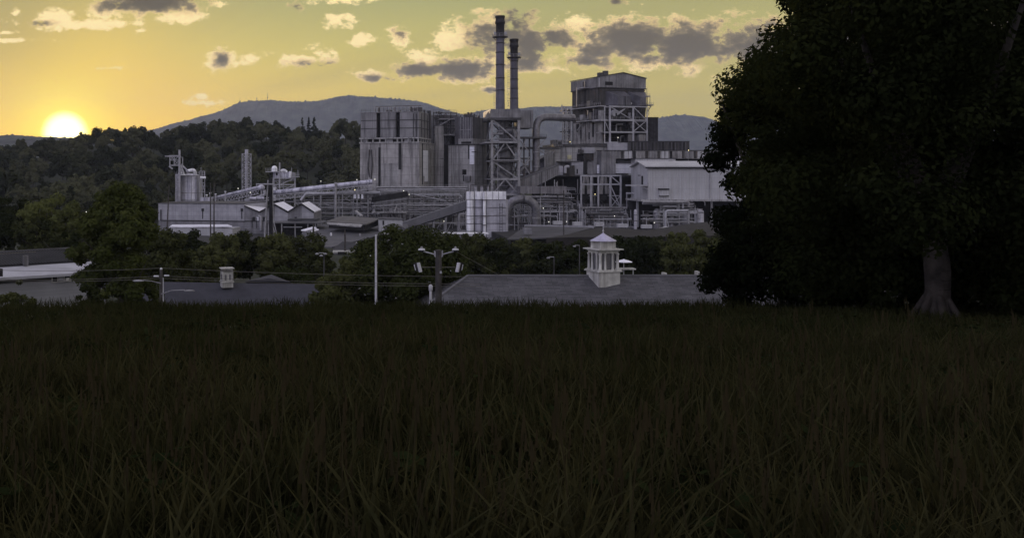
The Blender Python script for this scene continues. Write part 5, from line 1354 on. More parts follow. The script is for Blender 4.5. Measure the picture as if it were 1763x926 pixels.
for (px, py, dx, lb, lamp_r) in ((302,498,1,'street lamp with a pale flat head left of the near pole',0),(322,499,-1,'street lamp with a pale flat head right of the near pole',0)):
    t = thing('street_lamp', lb, 'street lamp', P(277.5,497,Dn-.2))
    if dx > 0: pts = [P(277.5,488,Dn-.15), P(262,484,Dn-.4), P(246,482.5,Dn-.6)]; hp = P(238,483.5,Dn-.7)
    else: pts = [P(277.5,506,Dn-.2), P(295,500,Dn-.4), P(318,499,Dn-.6)]; hp = P(326,500.5,Dn-.7)
    b = MB(); b.tube(pts, .03, 6); b.build('arm', steel, t)
    b = MB(); b.lathe((hp.x,hp.y), [(.05,hp.z-.05),(.16,hp.z-.03),(.2,hp.z),(.13,hp.z+.05),(.02,hp.z+.07)], 12)
    b.v = [(hp.x+(a-hp.x)*1.9, y, z) for a, y, z in b.v]; b.build('head', steel, t)

# ---------------------------------------------------------------- white pole, floodlight pole, vent
D = 70
pole('bare white pole rising in front of the flowering tree', 647.3, 404, D, W(2.1,D), name='white_pole', mat=pole_pale)
D = 52
x0 = X(755,D); g0 = gh(x0,D)
tFl = thing('floodlight_pole', 'thick dark wooden pole carrying two raised lamps and two tilted floodlights', 'light pole', (x0,D,g0))
b = MB(); b.cyl((x0,D,g0-.4), (x0,D,Z(430,D)), .2, .17, 14); b.build('shaft', wood_pole, tFl)
for s in (-1,1):
    b = MB(); b.prism([(x0+s*.16,D-.06,Z(433,D)), (x0+s*.16,D-.06,Z(443,D)), (x0+s*.24,D-.06,Z(441,D)), (x0+s*.24,D-.06,Z(431,D))], (0,.12,0)); b.build('bracket', steel_lt, tFl)
    q0 = Vector((x0+s*.2,D,Z(438,D))); q1 = Vector((x0+s*W(27.5,D),D,Z(432.5,D)))
    b = MB(); b.cyl(q0, q1, .035, n=8); b.build('arm', steel_lt, tFl)
    c = q1+Vector((s*.05,0,.06)); b = MB(); b.lathe((c.x,c.y), [(.19,c.z),(.19,c.z+.03),(.15,c.z+.08),(.05,c.z+.1)], 14); hd = b.build('lamp_head', pole_pale, tFl)
    b = MB(); b.lathe((c.x,c.y), [(.1,c.z-.1),(.13,c.z-.03),(.14,c.z-.004)], 12); b.build('lamp_bowl', glass_dk, hd)
    b = MB(); b.lathe((c.x,c.y), [(.05,c.z+.1),(.06,c.z+.16),(.03,c.z+.2)], 8); b.build('photocell', steel, hd)
    # tilted floodlights
    MB().bar((x0,D-.02,Z(460,D)), (x0+s*W(29,D),D-.02,Z(460,D)), .03).build('rail', wire_m, tFl)
    f0 = Vector((x0+s*W(33,D),D-.1,Z(460,D)))
    ax = Vector((-s*.24,-.25,-1)).normalized() * .26
    b = MB(); b.bar(f0-ax, f0+ax, .17, .1); b.build('floodlight', pole_pale, tFl)
    b = MB(); b.bar(f0-ax*.9+Vector((s*.16,.12,0)), f0+ax*.9+Vector((s*.16,.12,0)), .12, .14); b.build('floodlight_back', stack_cap, tFl)
    b = MB(); b.bar(f0-ax*.6+Vector((s*.25,.05,0)), f0+ax*.6+Vector((s*.25,.05,0)), .03, .03); b.build('yoke', pole_pale, tFl)
MB().bar((x0+.1,D-.22,Z(466,D)), (x0+.1,D-.22,Z(470,D)), .1).build('junction_box', steel_lt, tFl)
wire('thin stay line slanting down from the floodlight pole to the cupola roof', [(783,432,52),(860,474,60)], .012)
D = 50
tVp = thing('roof_vent_pipe', 'short grey vent pipe with rounded cap beside the floodlight pole', 'vent pipe', (X(741.5,D),D,gh(X(741.5,D),D)))
b = MB(); b.cyl((X(741.5,D),D,gh(X(741.5,D),D)-.2), P(741.5,499,D), .07, n=10); b.build('pipe', pole_pale, tVp)
c = P(741.5,495.5,D); b = MB(); b.lathe((c.x,c.y), [(.06,c.z-.17),(.105,c.z-.13),(.105,c.z+.1),(.07,c.z+.16),(.01,c.z+.18)], 12); b.build('cap', pole_pale, tVp)

# ---------------------------------------------------------------- building with the cupola
shingle = surf('slate_shingles', (0.09,0.088,0.094), .8, var=.3, vscale=.8, courses=0, grit=6)
def shingle_mat():
    m = shingle; nt = m.node_tree
    bs = [n for n in nt.nodes if n.type == 'BSDF_PRINCIPLED'][0]
    tc = N(nt, 'ShaderNodeTexCoord').outputs['Object']
    sp = N(nt, 'ShaderNodeSeparateXYZ'); nt.links.new(tc, sp.inputs[0])
    cb = N(nt, 'ShaderNodeCombineXYZ'); nt.links.new(sp.outputs[0], cb.inputs[0]); nt.links.new(math_n(nt,'MULTIPLY',sp.outputs[2],2.2), cb.inputs[1])
    br = N(nt, 'ShaderNodeTexBrick'); nt.links.new(cb.outputs[0], br.inputs['Vector'])
    br.inputs['Scale'].default_value = 1.0; br.inputs['Mortar Size'].default_value = .018; br.inputs['Brick Width'].default_value = 1.1; br.inputs['Row Height'].default_value = .27
    br.inputs['Color1'].default_value = (.7,.7,.7,1); br.inputs['Color2'].default_value = (1.12,1.12,1.12,1); br.inputs['Mortar'].default_value = (.35,.35,.35,1)
    src = bs.inputs['Base Color'].links[0].from_socket
    nt.links.new(mix_c(nt, 1.0, src, br.outputs['Color'], 'MULTIPLY'), bs.inputs['Base Color'])
shingle_mat()
brick_m = surf('brown_brick', (0.16,0.10,0.08), .9, var=.25, vscale=1, grit=6)
Dk = 96.0; zr = Z(474.5, Dk); g = 3.0
tK2 = thing('shingled_building', 'big near building with a wide slate shingle roof below the large white cupola', 'building', (X(1000,90),90,g))
xl, xr = X(806,Dk), X(1420,Dk); drop = 4.6; run = 8.5
xl2 = X(662, Dk-run)
eav = zr-drop
vs = [(xl,Dk,zr),(xr,Dk,zr),(xr+5,Dk-run,eav),(xl2,Dk-run,eav),(xl2,Dk+run,eav),(xr+5,Dk+run,eav)]
b = MB(); vs2 = vs+[(a,y,z-.35) for a,y,z in vs]
b.add(vs2, [(3,2,1,0),(0,1,5,4),(3,0,4),(1,2,5),(9,10,6),(8,9,6,7),(10,11,7,6),(11,8,7),(2,3,9,8),(3,4,10,9),(4,5,11,10),(5,2,8,11)]); b.build('roof', shingle, tK2)
b = MB(); b.bar((xl,Dk,zr+.03),(xr,Dk,zr+.03), .3,.14); b.bar((xl,Dk,zr+.03),(xl2,Dk-run,eav+.03), .28,.12); b.build('ridge_cap', surf('ridge_slate', (0.13,0.128,0.135), .8, var=.2), tK2)
b = MB(); b.box(xl2+.6, xr+4, Dk-run+.7, Dk+run-.7, g-.5, eav-.36); b.build('wall', brick_m, tK2)
for k in range(10):
    xx = xl2+2.5+k*3.9; w = MB().box(xx,xx+1.2,Dk-run+.62,Dk-run+.75,eav-3.0,eav-1.0).build('window', glass_dk, tK2)
    MB().box(xx-.12,xx+1.32,Dk-run+.55,Dk-run+.7,eav-3.15,eav-3.003).build('sill', stone_wh, w)
for (px,w_,h_) in ((1141,5,3.5),(1198,4,6)):
    b = MB(); b.box(X(px,Dk+1),X(px+w_,Dk+1),Dk+.6,Dk+1.4,zr-1,zr+W(h_,Dk)); b.build('chimney', stone_wh, tK2)
def cupola(label, px, D, half, ys, parent_roof, cols=True):
    """ys: spike top, cap apex, cap eave, drum base, cornice bottom, opening bottom, sill, base bottom"""
    x = X(px,D); t = thing('cupola', label, 'cupola', (x,D,Z(ys[7],D)))
    z = [Z(y,D) for y in ys]; h = W(half,D)
    ang = R(18)
    def sq(mb, s, za, zb_, s2=None):
        s2 = s if s2 is None else s2
        q = []
        for (ss, zz) in ((s,za),(s2,zb_)):
            for i in range(4):
                a = ang + PI/4 + i*PI/2; q.append((x+math.cos(a)*ss*1.414, D+math.sin(a)*ss*1.414, zz))
        return mb.hexa(q)
    k = 1/(math.cos(ang)+math.sin(ang))   # silhouette half width to side half
    b = MB(); sq(b, h*1.02*k, z[7]-.3, z[6]); b.build('base', stone_wh, t)
    b = MB(); sq(b, h*1.17*k, z[6]+.003, z[6]+.12); sq(b, h*1.10*k, z[6]+.121, z[6]+.2); b.build('sill', stone_wh, t)
    b = MB(); sq(b, h*.72*k, z[6]+.2, z[4]); b.build('core', louvre_m, t)
    if cols:
        for i in range(4):
            for j in (-1, -.42, .42, 1):
                a = ang + i*PI/2; s = h*.86*k
                lx, ly = j*s, -s
                cx, cy = x+lx*math.cos(a)-ly*math.sin(a), D+lx*math.sin(a)+ly*math.cos(a)
                if j == 1: continue
                r_ = .15 if abs(j) == 1 else .11
                b = MB(); b.lathe((cx,cy), [(r_*1.25,z[6]+.2),(r_*1.25,z[6]+.3),(r_,z[6]+.33),(r_*.88,z[4]-.2),(r_*1.2,z[4]-.12),(r_*1.2,z[4])], 10); b.build('column', stone_wh, t)
        for i in range(4):
            a = ang+i*PI/2; s = h*.745*k
            b = MB()
            for m in range(11):
                zz = z[6]+.35+(z[4]-z[6]-.6)*m/11
                p0 = Vector((-s*.33,-s,zz)); p1 = Vector((s*.33,-s,zz))
                rot = Matrix.Rotation(a,3,'Z'); b.bar(rot@p0+Vector((x,D,0)), rot@p1+Vector((x,D,0)), .07,.05)
            b.build('louvre', louvre_m, t)
    else:
        for i in range(4):
            for j in (-1,1):
                a = ang+i*PI/2; s = h*.93*k; rot = Matrix.Rotation(a,3,'Z')
                b = MB(); b.bar(rot@Vector((j*s,-s,z[6]+.2))+Vector((x,D,0)), rot@Vector((j*s,-s,z[4]))+Vector((x,D,0)), .14)
                if j == 1: b.build('corner_post', stone_wh, t)
        b = MB(); sq(b, h*.88*k, z[6]+.2, z[4]); b.build('wall', stone_wh, t)
        for i in range(4):
            for j in (-.45,.45):
                a = ang+i*PI/2; s = h*.9*k; rot = Matrix.Rotation(a,3,'Z')
                b = MB(); b.bar(rot@Vector((j*s,-s,z[6]+.3))+Vector((x,D,0)), rot@Vector((j*s,-s,z[4]-.35))+Vector((x,D,0)), s*.4,.04); b.build('louvre', louvre_m, t)
    b = MB(); sq(b, h*.92*k, z[4]+.003, z[4]+.2); sq(b, h*1.0*k, z[4]+.2, z[4]+.34); sq(b, h*1.24*k, z[4]+.34, z[4]+.44); b.build('cornice', stone_wh, t)
    if cols: 
        b = MB(); sq(b, h*.76*k, z[4]+.44, z[2]); b.build('drum', stone_wh, t)
    e = h*.92 if cols else h*1.08
    nS = 8
    b = MB(); prof = []
    for m in range(7):
        f_ = m/6; prof.append((e*(1-f_)**1.15+.03, z[2]+(z[1]-z[2])*f_))
    for m in range(6):
        (r0,za),(r1,zb_) = prof[m], prof[m+1]
        b.lathe((x,D), [(r0,za),(r1+.04,zb_)], nS)
    b.sm = [False]*len(b.sm); b.build('roof_cap', lead_roof if cols else roof_dk, t)
    b = MB(); b.cyl((x,D,z[1]-.05),(x,D,z[0]), .045 if cols else .02, .012, 8); 
    if cols: b.ball((x,D,z[1]+.75), .08, 8, 6); b.ball((x,D,z[1]+.2), .1, 8, 6)
    b.build('spike', pole_pale if cols else steel_dk, t)
    return t
cupola('large white cupola with columns, louvres and a spiked cap on the slate roof', 1038.5, 95.5, 25, (373,401,414.5,426.5,435,467,466.5,487), None)

# small cupola roof on the left
Dl = 118.0; zr = Z(484.5,Dl)
tS2 = thing('blue_roofed_building', 'low near building with a long dark blue grey roof below the small cupola', 'building', (X(380,112),112,3.0))
xl, xr = X(240,Dl), X(548,Dl); run = 9; eav = zr-4.0
vs = [(xl,Dl,zr),(xr,Dl,zr-.35),(xr+3,Dl-run,eav),(xl-4.2,Dl-run,eav),(xl-4.2,Dl+run,eav),(xr+3,Dl+run,eav)]
b = MB(); vs2 = vs+[(a,y,z-.3) for a,y,z in vs]
b.add(vs2, [(3,2,1,0),(0,1,5,4),(3,0,4),(1,2,5),(9,10,6),(8,9,6,7),(10,11,7,6),(11,8,7),(2,3,9,8),(3,4,10,9),(4,5,11,10),(5,2,8,11)]); b.build('roof', surf('blue_grey_roof', (0.045,0.045,0.055), .85, var=.25, vscale=.6, grit=3), tS2)
b = MB(); b.box(xl-3.6, xr+2.4, Dl-run+.6, Dl+run-.6, 2.5, eav-.31); b.build('wall', brick_m, tS2)
b = MB(); c = [(X(425,Dl-4),Dl-3.2,zr-1.3),(X(475,Dl-4),Dl-3.2,zr-1.3),(X(463,Dl),Dl+.3,zr+.05),(X(462,Dl),Dl+.3,zr+.05)]
b.add([(X(420,Dl),Dl+.5,zr-.05),(X(500,Dl),Dl+.5,zr-.12),(X(462,Dl),Dl+.5,zr+W(4.5,Dl)),(X(420,Dl),Dl+5,zr-.9),(X(500,Dl),Dl+5,zr-.9),(X(462,Dl),Dl+5,zr+W(4.5,Dl))], [(0,1,2),(3,5,4),(0,2,5,3),(1,4,5,2),(0,3,4,1)]); b.build('cross_gable', MATS['blue_grey_roof'], tS2)
for k in range(6):
    xx = xl+k*3.6; MB().box(xx,xx+1.1,Dl-run+.5,Dl-run+.7,eav-2.6,eav-.9).build('window', glass_dk, tS2)
cupola('small white box cupola with a dark pointed cap on the dark blue grey roof', 390.5, 117.0, 11.5, (453,461,466,466.2,467,486,485.5,490), None, False)

# ---------------------------------------------------------------- house at lower left
Dh = 108.0
fHo = Face(-60, 104, 185, 113.5)
tHo = thing('white_roofed_house', 'grey house with a dark standing seam roof above a bright white lower roof', 'house', fHo.pt(0,0,3))
u1 = fHo.L
zA, zB, zC = fHo.z(470.5,18), fHo.z(457,15,4), fHo.z(432,15,10)
b = MB(); fHo.box(b, 0, u1-.2, 0, 16, 2.6, zA-.3); b.build('wall', surf('grey_siding', (0.27,0.27,0.275), .9, var=.12, courses=.4), tHo)
b = MB(); b.prism([fHo.pt(-.5,-.6,fHo.z(473.5,12)-.02), fHo.pt(u1,-.6,fHo.z(470,u1)-.02), fHo.pt(u1-.3,4.5,fHo.z(454,u1,4.5)), fHo.pt(-.5,4.5,fHo.z(459,12,4.5))], (0,0,.3)); b.build('lower_roof', surf('painted_white_roof', (0.38,0.377,0.40), .7, var=.15, vscale=.3), tHo)
b = MB(); b.prism([fHo.pt(-.5,4.4,fHo.z(459,12,4.5)+.3), fHo.pt(u1-.6,4.4,fHo.z(454,u1,4.5)+.3), fHo.pt(u1-1.0,10,fHo.z(431,u1,10)), fHo.pt(-.5,10,fHo.z(436,12,10))], (0,0,.25)); b.build('upper_roof', surf('black_seamed_roof', (0.022,0.022,0.024), .7, var=.3), tHo)
b = MB()
n = 46
for k in range(n):
    f_ = k/(n-1); p0 = fHo.pt(-.4,4.35,fHo.z(459,12,4.5)+.56).lerp(fHo.pt(u1-.7,4.35,fHo.z(454,u1,4.5)+.56), f_); p1 = fHo.pt(-.4,10,fHo.z(436,12,10)+.27).lerp(fHo.pt(u1-1.1,10,fHo.z(431,u1,10)+.27), f_)
    b.bar(p0,p1,.06,.08)
b.build('roof_seam', gloom, tHo)
b = MB(); b.bar(fHo.pt(-.5,10.05,fHo.z(435.5,12,10)+.3), fHo.pt(u1-1,10.05,fHo.z(430.5,u1,10)+.3), .25,.2); b.build('ridge_cap', roof_mid, tHo)
b = MB(); b.prism([fHo.pt(0,10,zA-.3), fHo.pt(0,16,zA-.3), fHo.pt(0,10,fHo.z(436,12,10)-.05)], fHo.a*(u1-1.2)); b.build('rear_roof', roof_dk, tHo)
part(fHo, 'roof_patch', clad_mid, tHo, 41, 49, 440, 457, 3.9, 4.3)
part(fHo, 'dark_unit', gloom, tHo, 0, 5, 463, 476, -1.6, -.7)
w = part(fHo, 'window', glass_dk, tHo, 90.5, 121, 474, 484, -.08, .1)
for p0,p1,y0,y1 in ((89.5,122,472.8,474),(89,122.5,484,485.6),(89.5,90.7,474,484),(120.5,122,474,484),(98.8,100.6,474,484),(110,111.6,474,484)): part(fHo, 'window_frame', stone_wh, w, p0, p1, y0, y1, -.16, 0)
part(fHo, 'window_blind', wall_grey, w, 101, 109.5, 475, 483, -.12, -.08)
part(fHo, 'air_conditioner', stone_wh, tHo, 114, 119.5, 478.5, 483.5, -.4, -.05)
MB().bar(fHo.q(0,437,3.9), fHo.q(62,433.5,3.9), .06).build('gutter_pipe', wire_m, tHo)

# ---------------------------------------------------------------- trees of the middle distance
def tr(label, px, top, D, w, mat, seed, n, leaf=.3, base_py=None, **kw):
    x = X(px,D); g = gh(x,D); h = Z(top,D)-g
    return make_tree(kw.pop('name','broadleaf_tree'), label, kw.pop('cat','tree'), x, D, h, W(w/2,D), mat, seed, n, leaf, **kw)
tr('tall broad dark green tree, the largest, left of the mill', 206, 312, 99, 172, lf_big, 1, 46000, .19, rz=8.2, zc=10.0, nc=84, fr=.185, lo=-.95, extra=[(W(a-206,99), b_, Z(c,99), W(d_,99)) for a,b_,c,d_ in ((222,0,336,25),(236,-.5,348,22),(247,.3,372,24),(186,-.4,346,25),(172,.3,364,22),(205,-1,352,24),(228,-1.2,372,26),(185,-1.4,378,26),(160,-.6,392,24),(255,-.6,398,24),(210,-1.8,398,26))])
tr('lower bushy tree joined to the right of the largest tree', 272, 392, 134, 128, lf_dark, 2, 15000, .24, nc=50, fr=.26)
for i, (px, top, D, w, lb) in enumerate(((22,336,215,95,'leafy tree at the far left edge above the house'),(78,328,205,100,'rounded tree above the dark seamed roof'),(122,340,185,80,'tree tucked against the left flank of the largest tree'),(60,372,165,90,'lower tree just behind the dark seamed roof'),(118,396,150,60,'small rounded tree right behind the house roof'),(-12,352,180,90,'tree cut by the left edge of the view'),(152,350,230,70,'tree with a lamp shining by it, behind the largest tree'))):
    tr(lb, px, top, D, w, lf_mid if i in (1,2) else lf_dark, 10+i, 11000, .3, nc=44, fr=.26)
rowspec = [(352,415,165,75),(385,403,178,85),(430,398,182,95),(478,404,178,90),(520,400,182,95),(548,408,172,60),(325,398,190,80)]
rl = ['clipped looking dark tree left of the small cupola','dark rounded tree directly behind the small cupola','dark tree below the twin-pole frame','dark tree with a thin pale crest left of the broad roof','dark tree below the open shed','dark narrow tree beside the low white fascia','dark tree between the largest tree and the flat warehouse']
for i, (px, top, D, w) in enumerate(rowspec):
    tr(rl[i], px, top, D, w, lf_dark, 30+i, 10000, .28, nc=60, fr=.24, name='dense_tree', lo=-1, tr=.22)
rowspec = [(803,400,172,92),(850,403,176,100),(900,410,176,95),(950,412,172,95),(996,408,168,80),(1068,404,168,80),(1118,402,172,90),(1165,400,170,90),(1205,398,172,80),(1250,396,175,90)]
rl = ['dark tree right of the floodlight pole','dark tree below the white canopy','dark tree below the foot of the arched duct','dark tree below the grey low shed','dark tree just left of the large cupola','dark tree behind the patio umbrella','dark tree two along from the large cupola','dark tree beyond the right part of the slate roof','dark tree at the right end of the dark row','dark tree beyond the right end of the row']
for i, (px, top, D, w) in enumerate(rowspec):
    tr(rl[i], px, top, D, w, lf_dark, 50+i, 10000, .28, nc=60, fr=.24, name='dense_tree', lo=-1, tr=.22)
tr('big flowering tree dotted with pale blossom in the centre foreground', 688, 394, 101, 235, lf_lit, 71, 50000, .18, nc=120, fr=.17, name='flowering_tree', rz=6.6, lo=-.95, extra=[(W(a-688,101), b_, Z(c,101), W(d_,101)) for a,b_,c,d_ in ((738,-1,409,26),(765,-1.5,418,28),(785,-1,436,28),(752,-3,440,30),(640,-1,428,28),(615,-1.5,446,30),(655,-3,450,32),(700,-3.5,428,30),(720,-.5,404,24),(672,-.5,404,22),(775,-3,462,30),(725,-4,465,34),(690,-4,470,34))])
tr('lower leafy tree leaning left of the flowering tree and white pole', 592, 440, 98, 125, lf_dark, 72, 20000, .17, nc=50, fr=.24)
tr('dark leafy tree behind the floodlight pole', 778, 430, 102, 95, lf_mid, 73, 14000, .17, nc=44, fr=.25)
tr('pale topped bush shaped like a low mound behind the overhead lines', 505, 457, 128, 105, lf_lit, 74, 9000, .16, nc=44, fr=.26, name='bush', cat='bush', lo=-.3)
tr('dark leafy bush in the lower left corner', 28, 467, 66, 78, lf_dark, 75, 9000, .10, nc=40, fr=.25, name='bush', cat='bush')
tr('leafy bush at the near corner of the white roofed house', 152, 482, 92, 60, lf_dark, 76, 7000, .13, nc=36, fr=.26, name='bush', cat='bush')
tr('light green shrub behind the right end of the slate roof', 1182, 458, 112, 44, lf_mid, 77, 5000, .14, nc=30, fr=.28, name='bush', cat='bush')
# blossoms of the flowering tree
fl_t = [o for o in COL.objects if o.name.startswith('flowering_tree')][0]
rg3 = np.random.default_rng(5)
x_, y_, z_ = fl_t.location
h_ = Z(394,101)-z_; rx_ = W(117,101)
cs = []
while len(cs) < 46:
    d = rg3.normal(0,1,3); d /= np.linalg.norm(d)
    if d[1] > .3 or d[2] < -.6: continue
    cs.append((d[0]*rx_*.98, d[1]*rx_*.98, h_-6.6*.98+d[2]*6.5))
me = quads_mesh('blossom', leaf_cloud(cs, [.15]*46, 300, .075, rg3), stone_wh); o = bpy.data.objects.new('blossom', me); COL.objects.link(o); o.parent = fl_t
# umbrella, lamps and small things among the trees
D = 128
tU2 = thing('patio_umbrella', 'open white patio umbrella between the large cupola and the dark trees', 'umbrella', (X(1074,D),D,Z(470,D)))
b = MB(); b.lathe((X(1074,D),D), [(W(15,D),Z(450.8,D)),(W(8,D),Z(448.2,D)),(W(2,D),Z(446.8,D)),(.04,Z(446,D))], 8); b.build('canopy', roof_white, tU2)
b = MB(); b.cyl((X(1074,D),D,gh(X(1074,D),D)), P(1074,449,D), .05, n=8); b.build('pole', pole_pale, tU2)
b = MB(); b.box(X(1064,D),X(1092,D),D-.8,D+.8,Z(463.5,D),Z(461.5,D)); tb_ = b.build('patio_table', stone_wh)
tag(tb_, 'pale patio table standing under the open white umbrella', 'table')
b = MB()
for px in (1066,1090): b.bar((X(px,D),D,gh(X(px,D),D)), P(px,463.5,D), .1)
lg = b.build('trestle_leg', pole_pale); lg.parent = tb_
for (px, py, D, lb) in ((945,444,112,'pale street lamp with a flat head in the dark trees left of the large cupola'),(990,424,130,'white dish lamp high in the dark trees just left of the large cupola'),(549,437,112,'white cluster lamp on a pole among the dark trees')):
    t = thing('yard_lamp', lb, 'street lamp', (X(px,D)+.6,D,gh(X(px,D),D)))
    b = MB(); b.cyl((X(px,D)+.6,D,gh(X(px,D),D)-.2), (X(px,D)+.6,D,Z(py-1,D)), .07, n=8); b.build('post', steel_dk, t)
    b = MB(); b.tube([(X(px,D)+.6,D,Z(py-1.5,D)), (X(px,D),D-.1,Z(py-2,D))], .03, 6); b.build('arm', pole_pale, t)
    for k in range(3 if px == 549 else 1):
        c = P(px-3+k*7 if px == 549 else px-1, py+(k%2)*3, D-.2); b = MB(); b.lathe((c.x,c.y), [(.16,c.z-.1),(.24,c.z),(.14,c.z+.08),(.03,c.z+.12)], 10); b.build('head', steel, t)
# lit lamps about the mill
lamps = [(552.5,312,391,'lit lamp above the long pale tube conveyor, left one'),(614.5,309.5,389,'lit lamp at the top end of the pale tube conveyor'),(645.5,309,387,'lit lamp against the tall concrete building wall'),(666,324.5,388,'lit lamp on the pump deck'),(695,328.5,380,'lit lamp over the paired columns of the pipe bridge'),(704.5,335,379,'lit lamp beside the paired columns of the pipe bridge'),(549,328.5,390,'lit lamp low under the pale tube conveyor'),(611,327,391,'warm lit lamp under the upper end of the tube conveyor'),(410,324.5,404,'lit lamp at the foot of the lattice tower'),(431,331.5,394,'lit lamp below the shorter conveyor'),(764.5,381,340,'lit lamp under the dark sloping gallery'),(1064,237,426,'lit lamp inside the white steel frame of the boiler tower'),(981.5,244.5,417,'warm lit lamp at the foot of the pipe tower'),(1185.5,259,400,'warm lit lamp on the long stained band at right'),(1024.5,334.5,388,'warm lit lamp between the two hoppers'),(945,382,340,'lit lamp over the left of the grey low shed roof'),(975.5,381.5,340,'lit lamp over the right of the grey low shed roof'),(1126.5,383.5,345,'lit lamp on a short post by the white ramp'),(935.5,358.5,380,'lit lamp behind the arched duct'),(148.5,365,228,'lit white lamp among trees left of the largest tree'),(152.5,363.5,229,'brighter lit lamp among trees left of the largest tree'),(1058,372,375,'lit lamp amid pipework below the hopper frame'),(796,324.5,385,'lit lamp at the foot of the plain boiler house')]
for (px, py, D, lb) in lamps:
    t = thing('work_lamp', lb, 'lamp', P(px,py,D), 'lit work lamps around the mill')
    warm = 'warm' in lb
    b = MB(); b.ball(P(px,py,D-.1), W(.62,D), 8, 5); b.build('bulb', lamp_warm if warm else lamp_white, t)
    b = MB(); q = P(px,py,D); z0 = max(gh(q.x,q.y), q.z-4.5); b.bar((q.x,q.y+.35,z0), (q.x,q.y+.35,q.z+.3), .12); b.bar((q.x,q.y+.35,q.z+.3),(q.x,q.y,q.z+.3),.1); b.build('bracket', steel, t)
# ---------------------------------------------------------------- hillside bank at the viewer's feet
rg = np.random.default_rng(17)
def grass(n, ymin, ymax, seed):
    r = np.random.default_rng(seed)
    y = ymin*(ymax/ymin)**r.random(n)
    x = r.uniform(-0.42, 0.78, n)*y + r.uniform(-4.5, 4.5, n)
    z = ground_h(x, y)-0.02
    h = r.uniform(.14,.38,n)*(0.7+0.6*(np.sin(x*.9)*np.cos(y*.7)*.5+.5)); w = r.uniform(.006,.014,n)*(1+y/25)
    a = r.uniform(0,6.28,n); lean = r.normal(0,.16,(n,2))
    dx, dy = np.cos(a)*w, np.sin(a)*w
    p0 = np.stack([x-dx,y-dy,z],-1); p1 = np.stack([x+dx,y+dy,z],-1)
    m = np.stack([x+lean[:,0]*.4,y+lean[:,1]*.4,z+h*.6],-1)
    t = np.stack([x+lean[:,0],y+lean[:,1],z+h],-1)
    d = np.stack([dx,dy,np.zeros(n)],-1)
    return np.stack([p0,p1,t+d*.15,t-d*.15],1).reshape(-1,3)
def stuff(name, V, mat):
    o = bpy.data.objects.new(name, quads_mesh(name, V, mat)); COL.objects.link(o); o['kind'] = 'stuff'
gm = leaf_mat('grass_blades', (.009,.012,.005), (.030,.031,.012), .2, .35)
stuff('grass', grass(150000, 2.2, 33.0, 4), gm)
def tussocks(nc, ymin, ymax, seed, hh):
    r = np.random.default_rng(seed); out = []
    for _ in range(nc):
        y = ymin*(ymax/ymin)**r.random(); x = r.uniform(-.42,.78)*y + r.uniform(-4,4); n = int(r.uniform(40,130)); rad = r.uniform(.08,.35); h = hh*r.uniform(.6,1.3)
        px_, py_ = x+r.normal(0,rad,n), y+r.normal(0,rad,n); z = ground_h(px_, py_)-.02
        a = r.uniform(0,6.28,n); w = r.uniform(.005,.013,n); L_ = h*r.uniform(.5,1,n); ln = r.uniform(.15,.6,n)*L_; b_ = r.uniform(0,6.28,n)
        d = np.stack([np.cos(a)*w,np.sin(a)*w,0*w],-1); p = np.stack([px_,py_,z],-1)
        m = p+np.stack([np.cos(b_)*ln*.4,np.sin(b_)*ln*.4,L_*.65],-1); t = p+np.stack([np.cos(b_)*ln,np.sin(b_)*ln,L_*(1-.25*ln/L_)],-1)
        out += [np.stack([p-d,p+d,m+d*.8,m-d*.8],1).reshape(-1,3), np.stack([m-d*.8,m+d*.8,t+d*.1,t-d*.1],1).reshape(-1,3)]
    return np.concatenate(out)
stuff('tall_grass', tussocks(560, 2.8, 15, 8, .62), leaf_mat('tussock_blades', (.010,.013,.005), (.040,.038,.017), .25, .9))
stuff('tall_grass', tussocks(260, 14, 29, 9, .30), MATS.get('x') or leaf_mat('far_tussock_blades', (.010,.013,.005), (.036,.036,.015), .25, .9))
r_ = np.random.default_rng(12); hv = []; sv_ = []
for _ in range(520):
    y = 3.3*(20/3.3)**r_.random(); x = r_.uniform(-.42,.78)*y + 0.4*np.sin(y*3); z = gh(x,y); h = r_.uniform(.5,.95)*(1 if y < 12 else .55); lx, ly = r_.normal(0,.1,2)
    p = np.array([x,y,z]); t = p+np.array([lx,ly,h]); w = .0035
    sv_.append([p-[w,0,0],p+[w,0,0],t+[w*.6,0,0],t-[w*.6,0,0]])
    for k in range(5):
        q = t+np.array([r_.normal(0,.012),r_.normal(0,.012),-.03*k+.02]); s = .0065
        hv.append([q-[s,0,.03],q+[s,0,-.03],q+[s*.4,0,.04],q+[-s*.4,0,.04]])
stuff('grass_stalks', np.array(sv_).reshape(-1,3), leaf_mat('dry_stalk', (.03,.026,.014), (.06,.05,.026), .1, .9))
stuff('grass_seed_heads', np.array(hv).reshape(-1,3), leaf_mat('dry_seed', (.03,.025,.014), (.075,.062,.034), .2, .9))
def weeds(nc, seed):
    r = np.random.default_rng(seed); out = []
    for _ in range(nc):
        y = 4.0*(24/4.0)**r.random(); x = r.uniform(-.42,.78)*y; z = gh(x,y); n = int(r.uniform(30,110)); rad = r.uniform(.15,.45)
        out.append(leaf_cloud([(x,y,z+rad*.35)], [rad], n, r.uniform(.03,.06), r, .8))
    return np.concatenate(out)
stuff('weeds', weeds(260, 31), leaf_mat('weed_leaves', (.010,.015,.006), (.036,.044,.016), .25, .7))
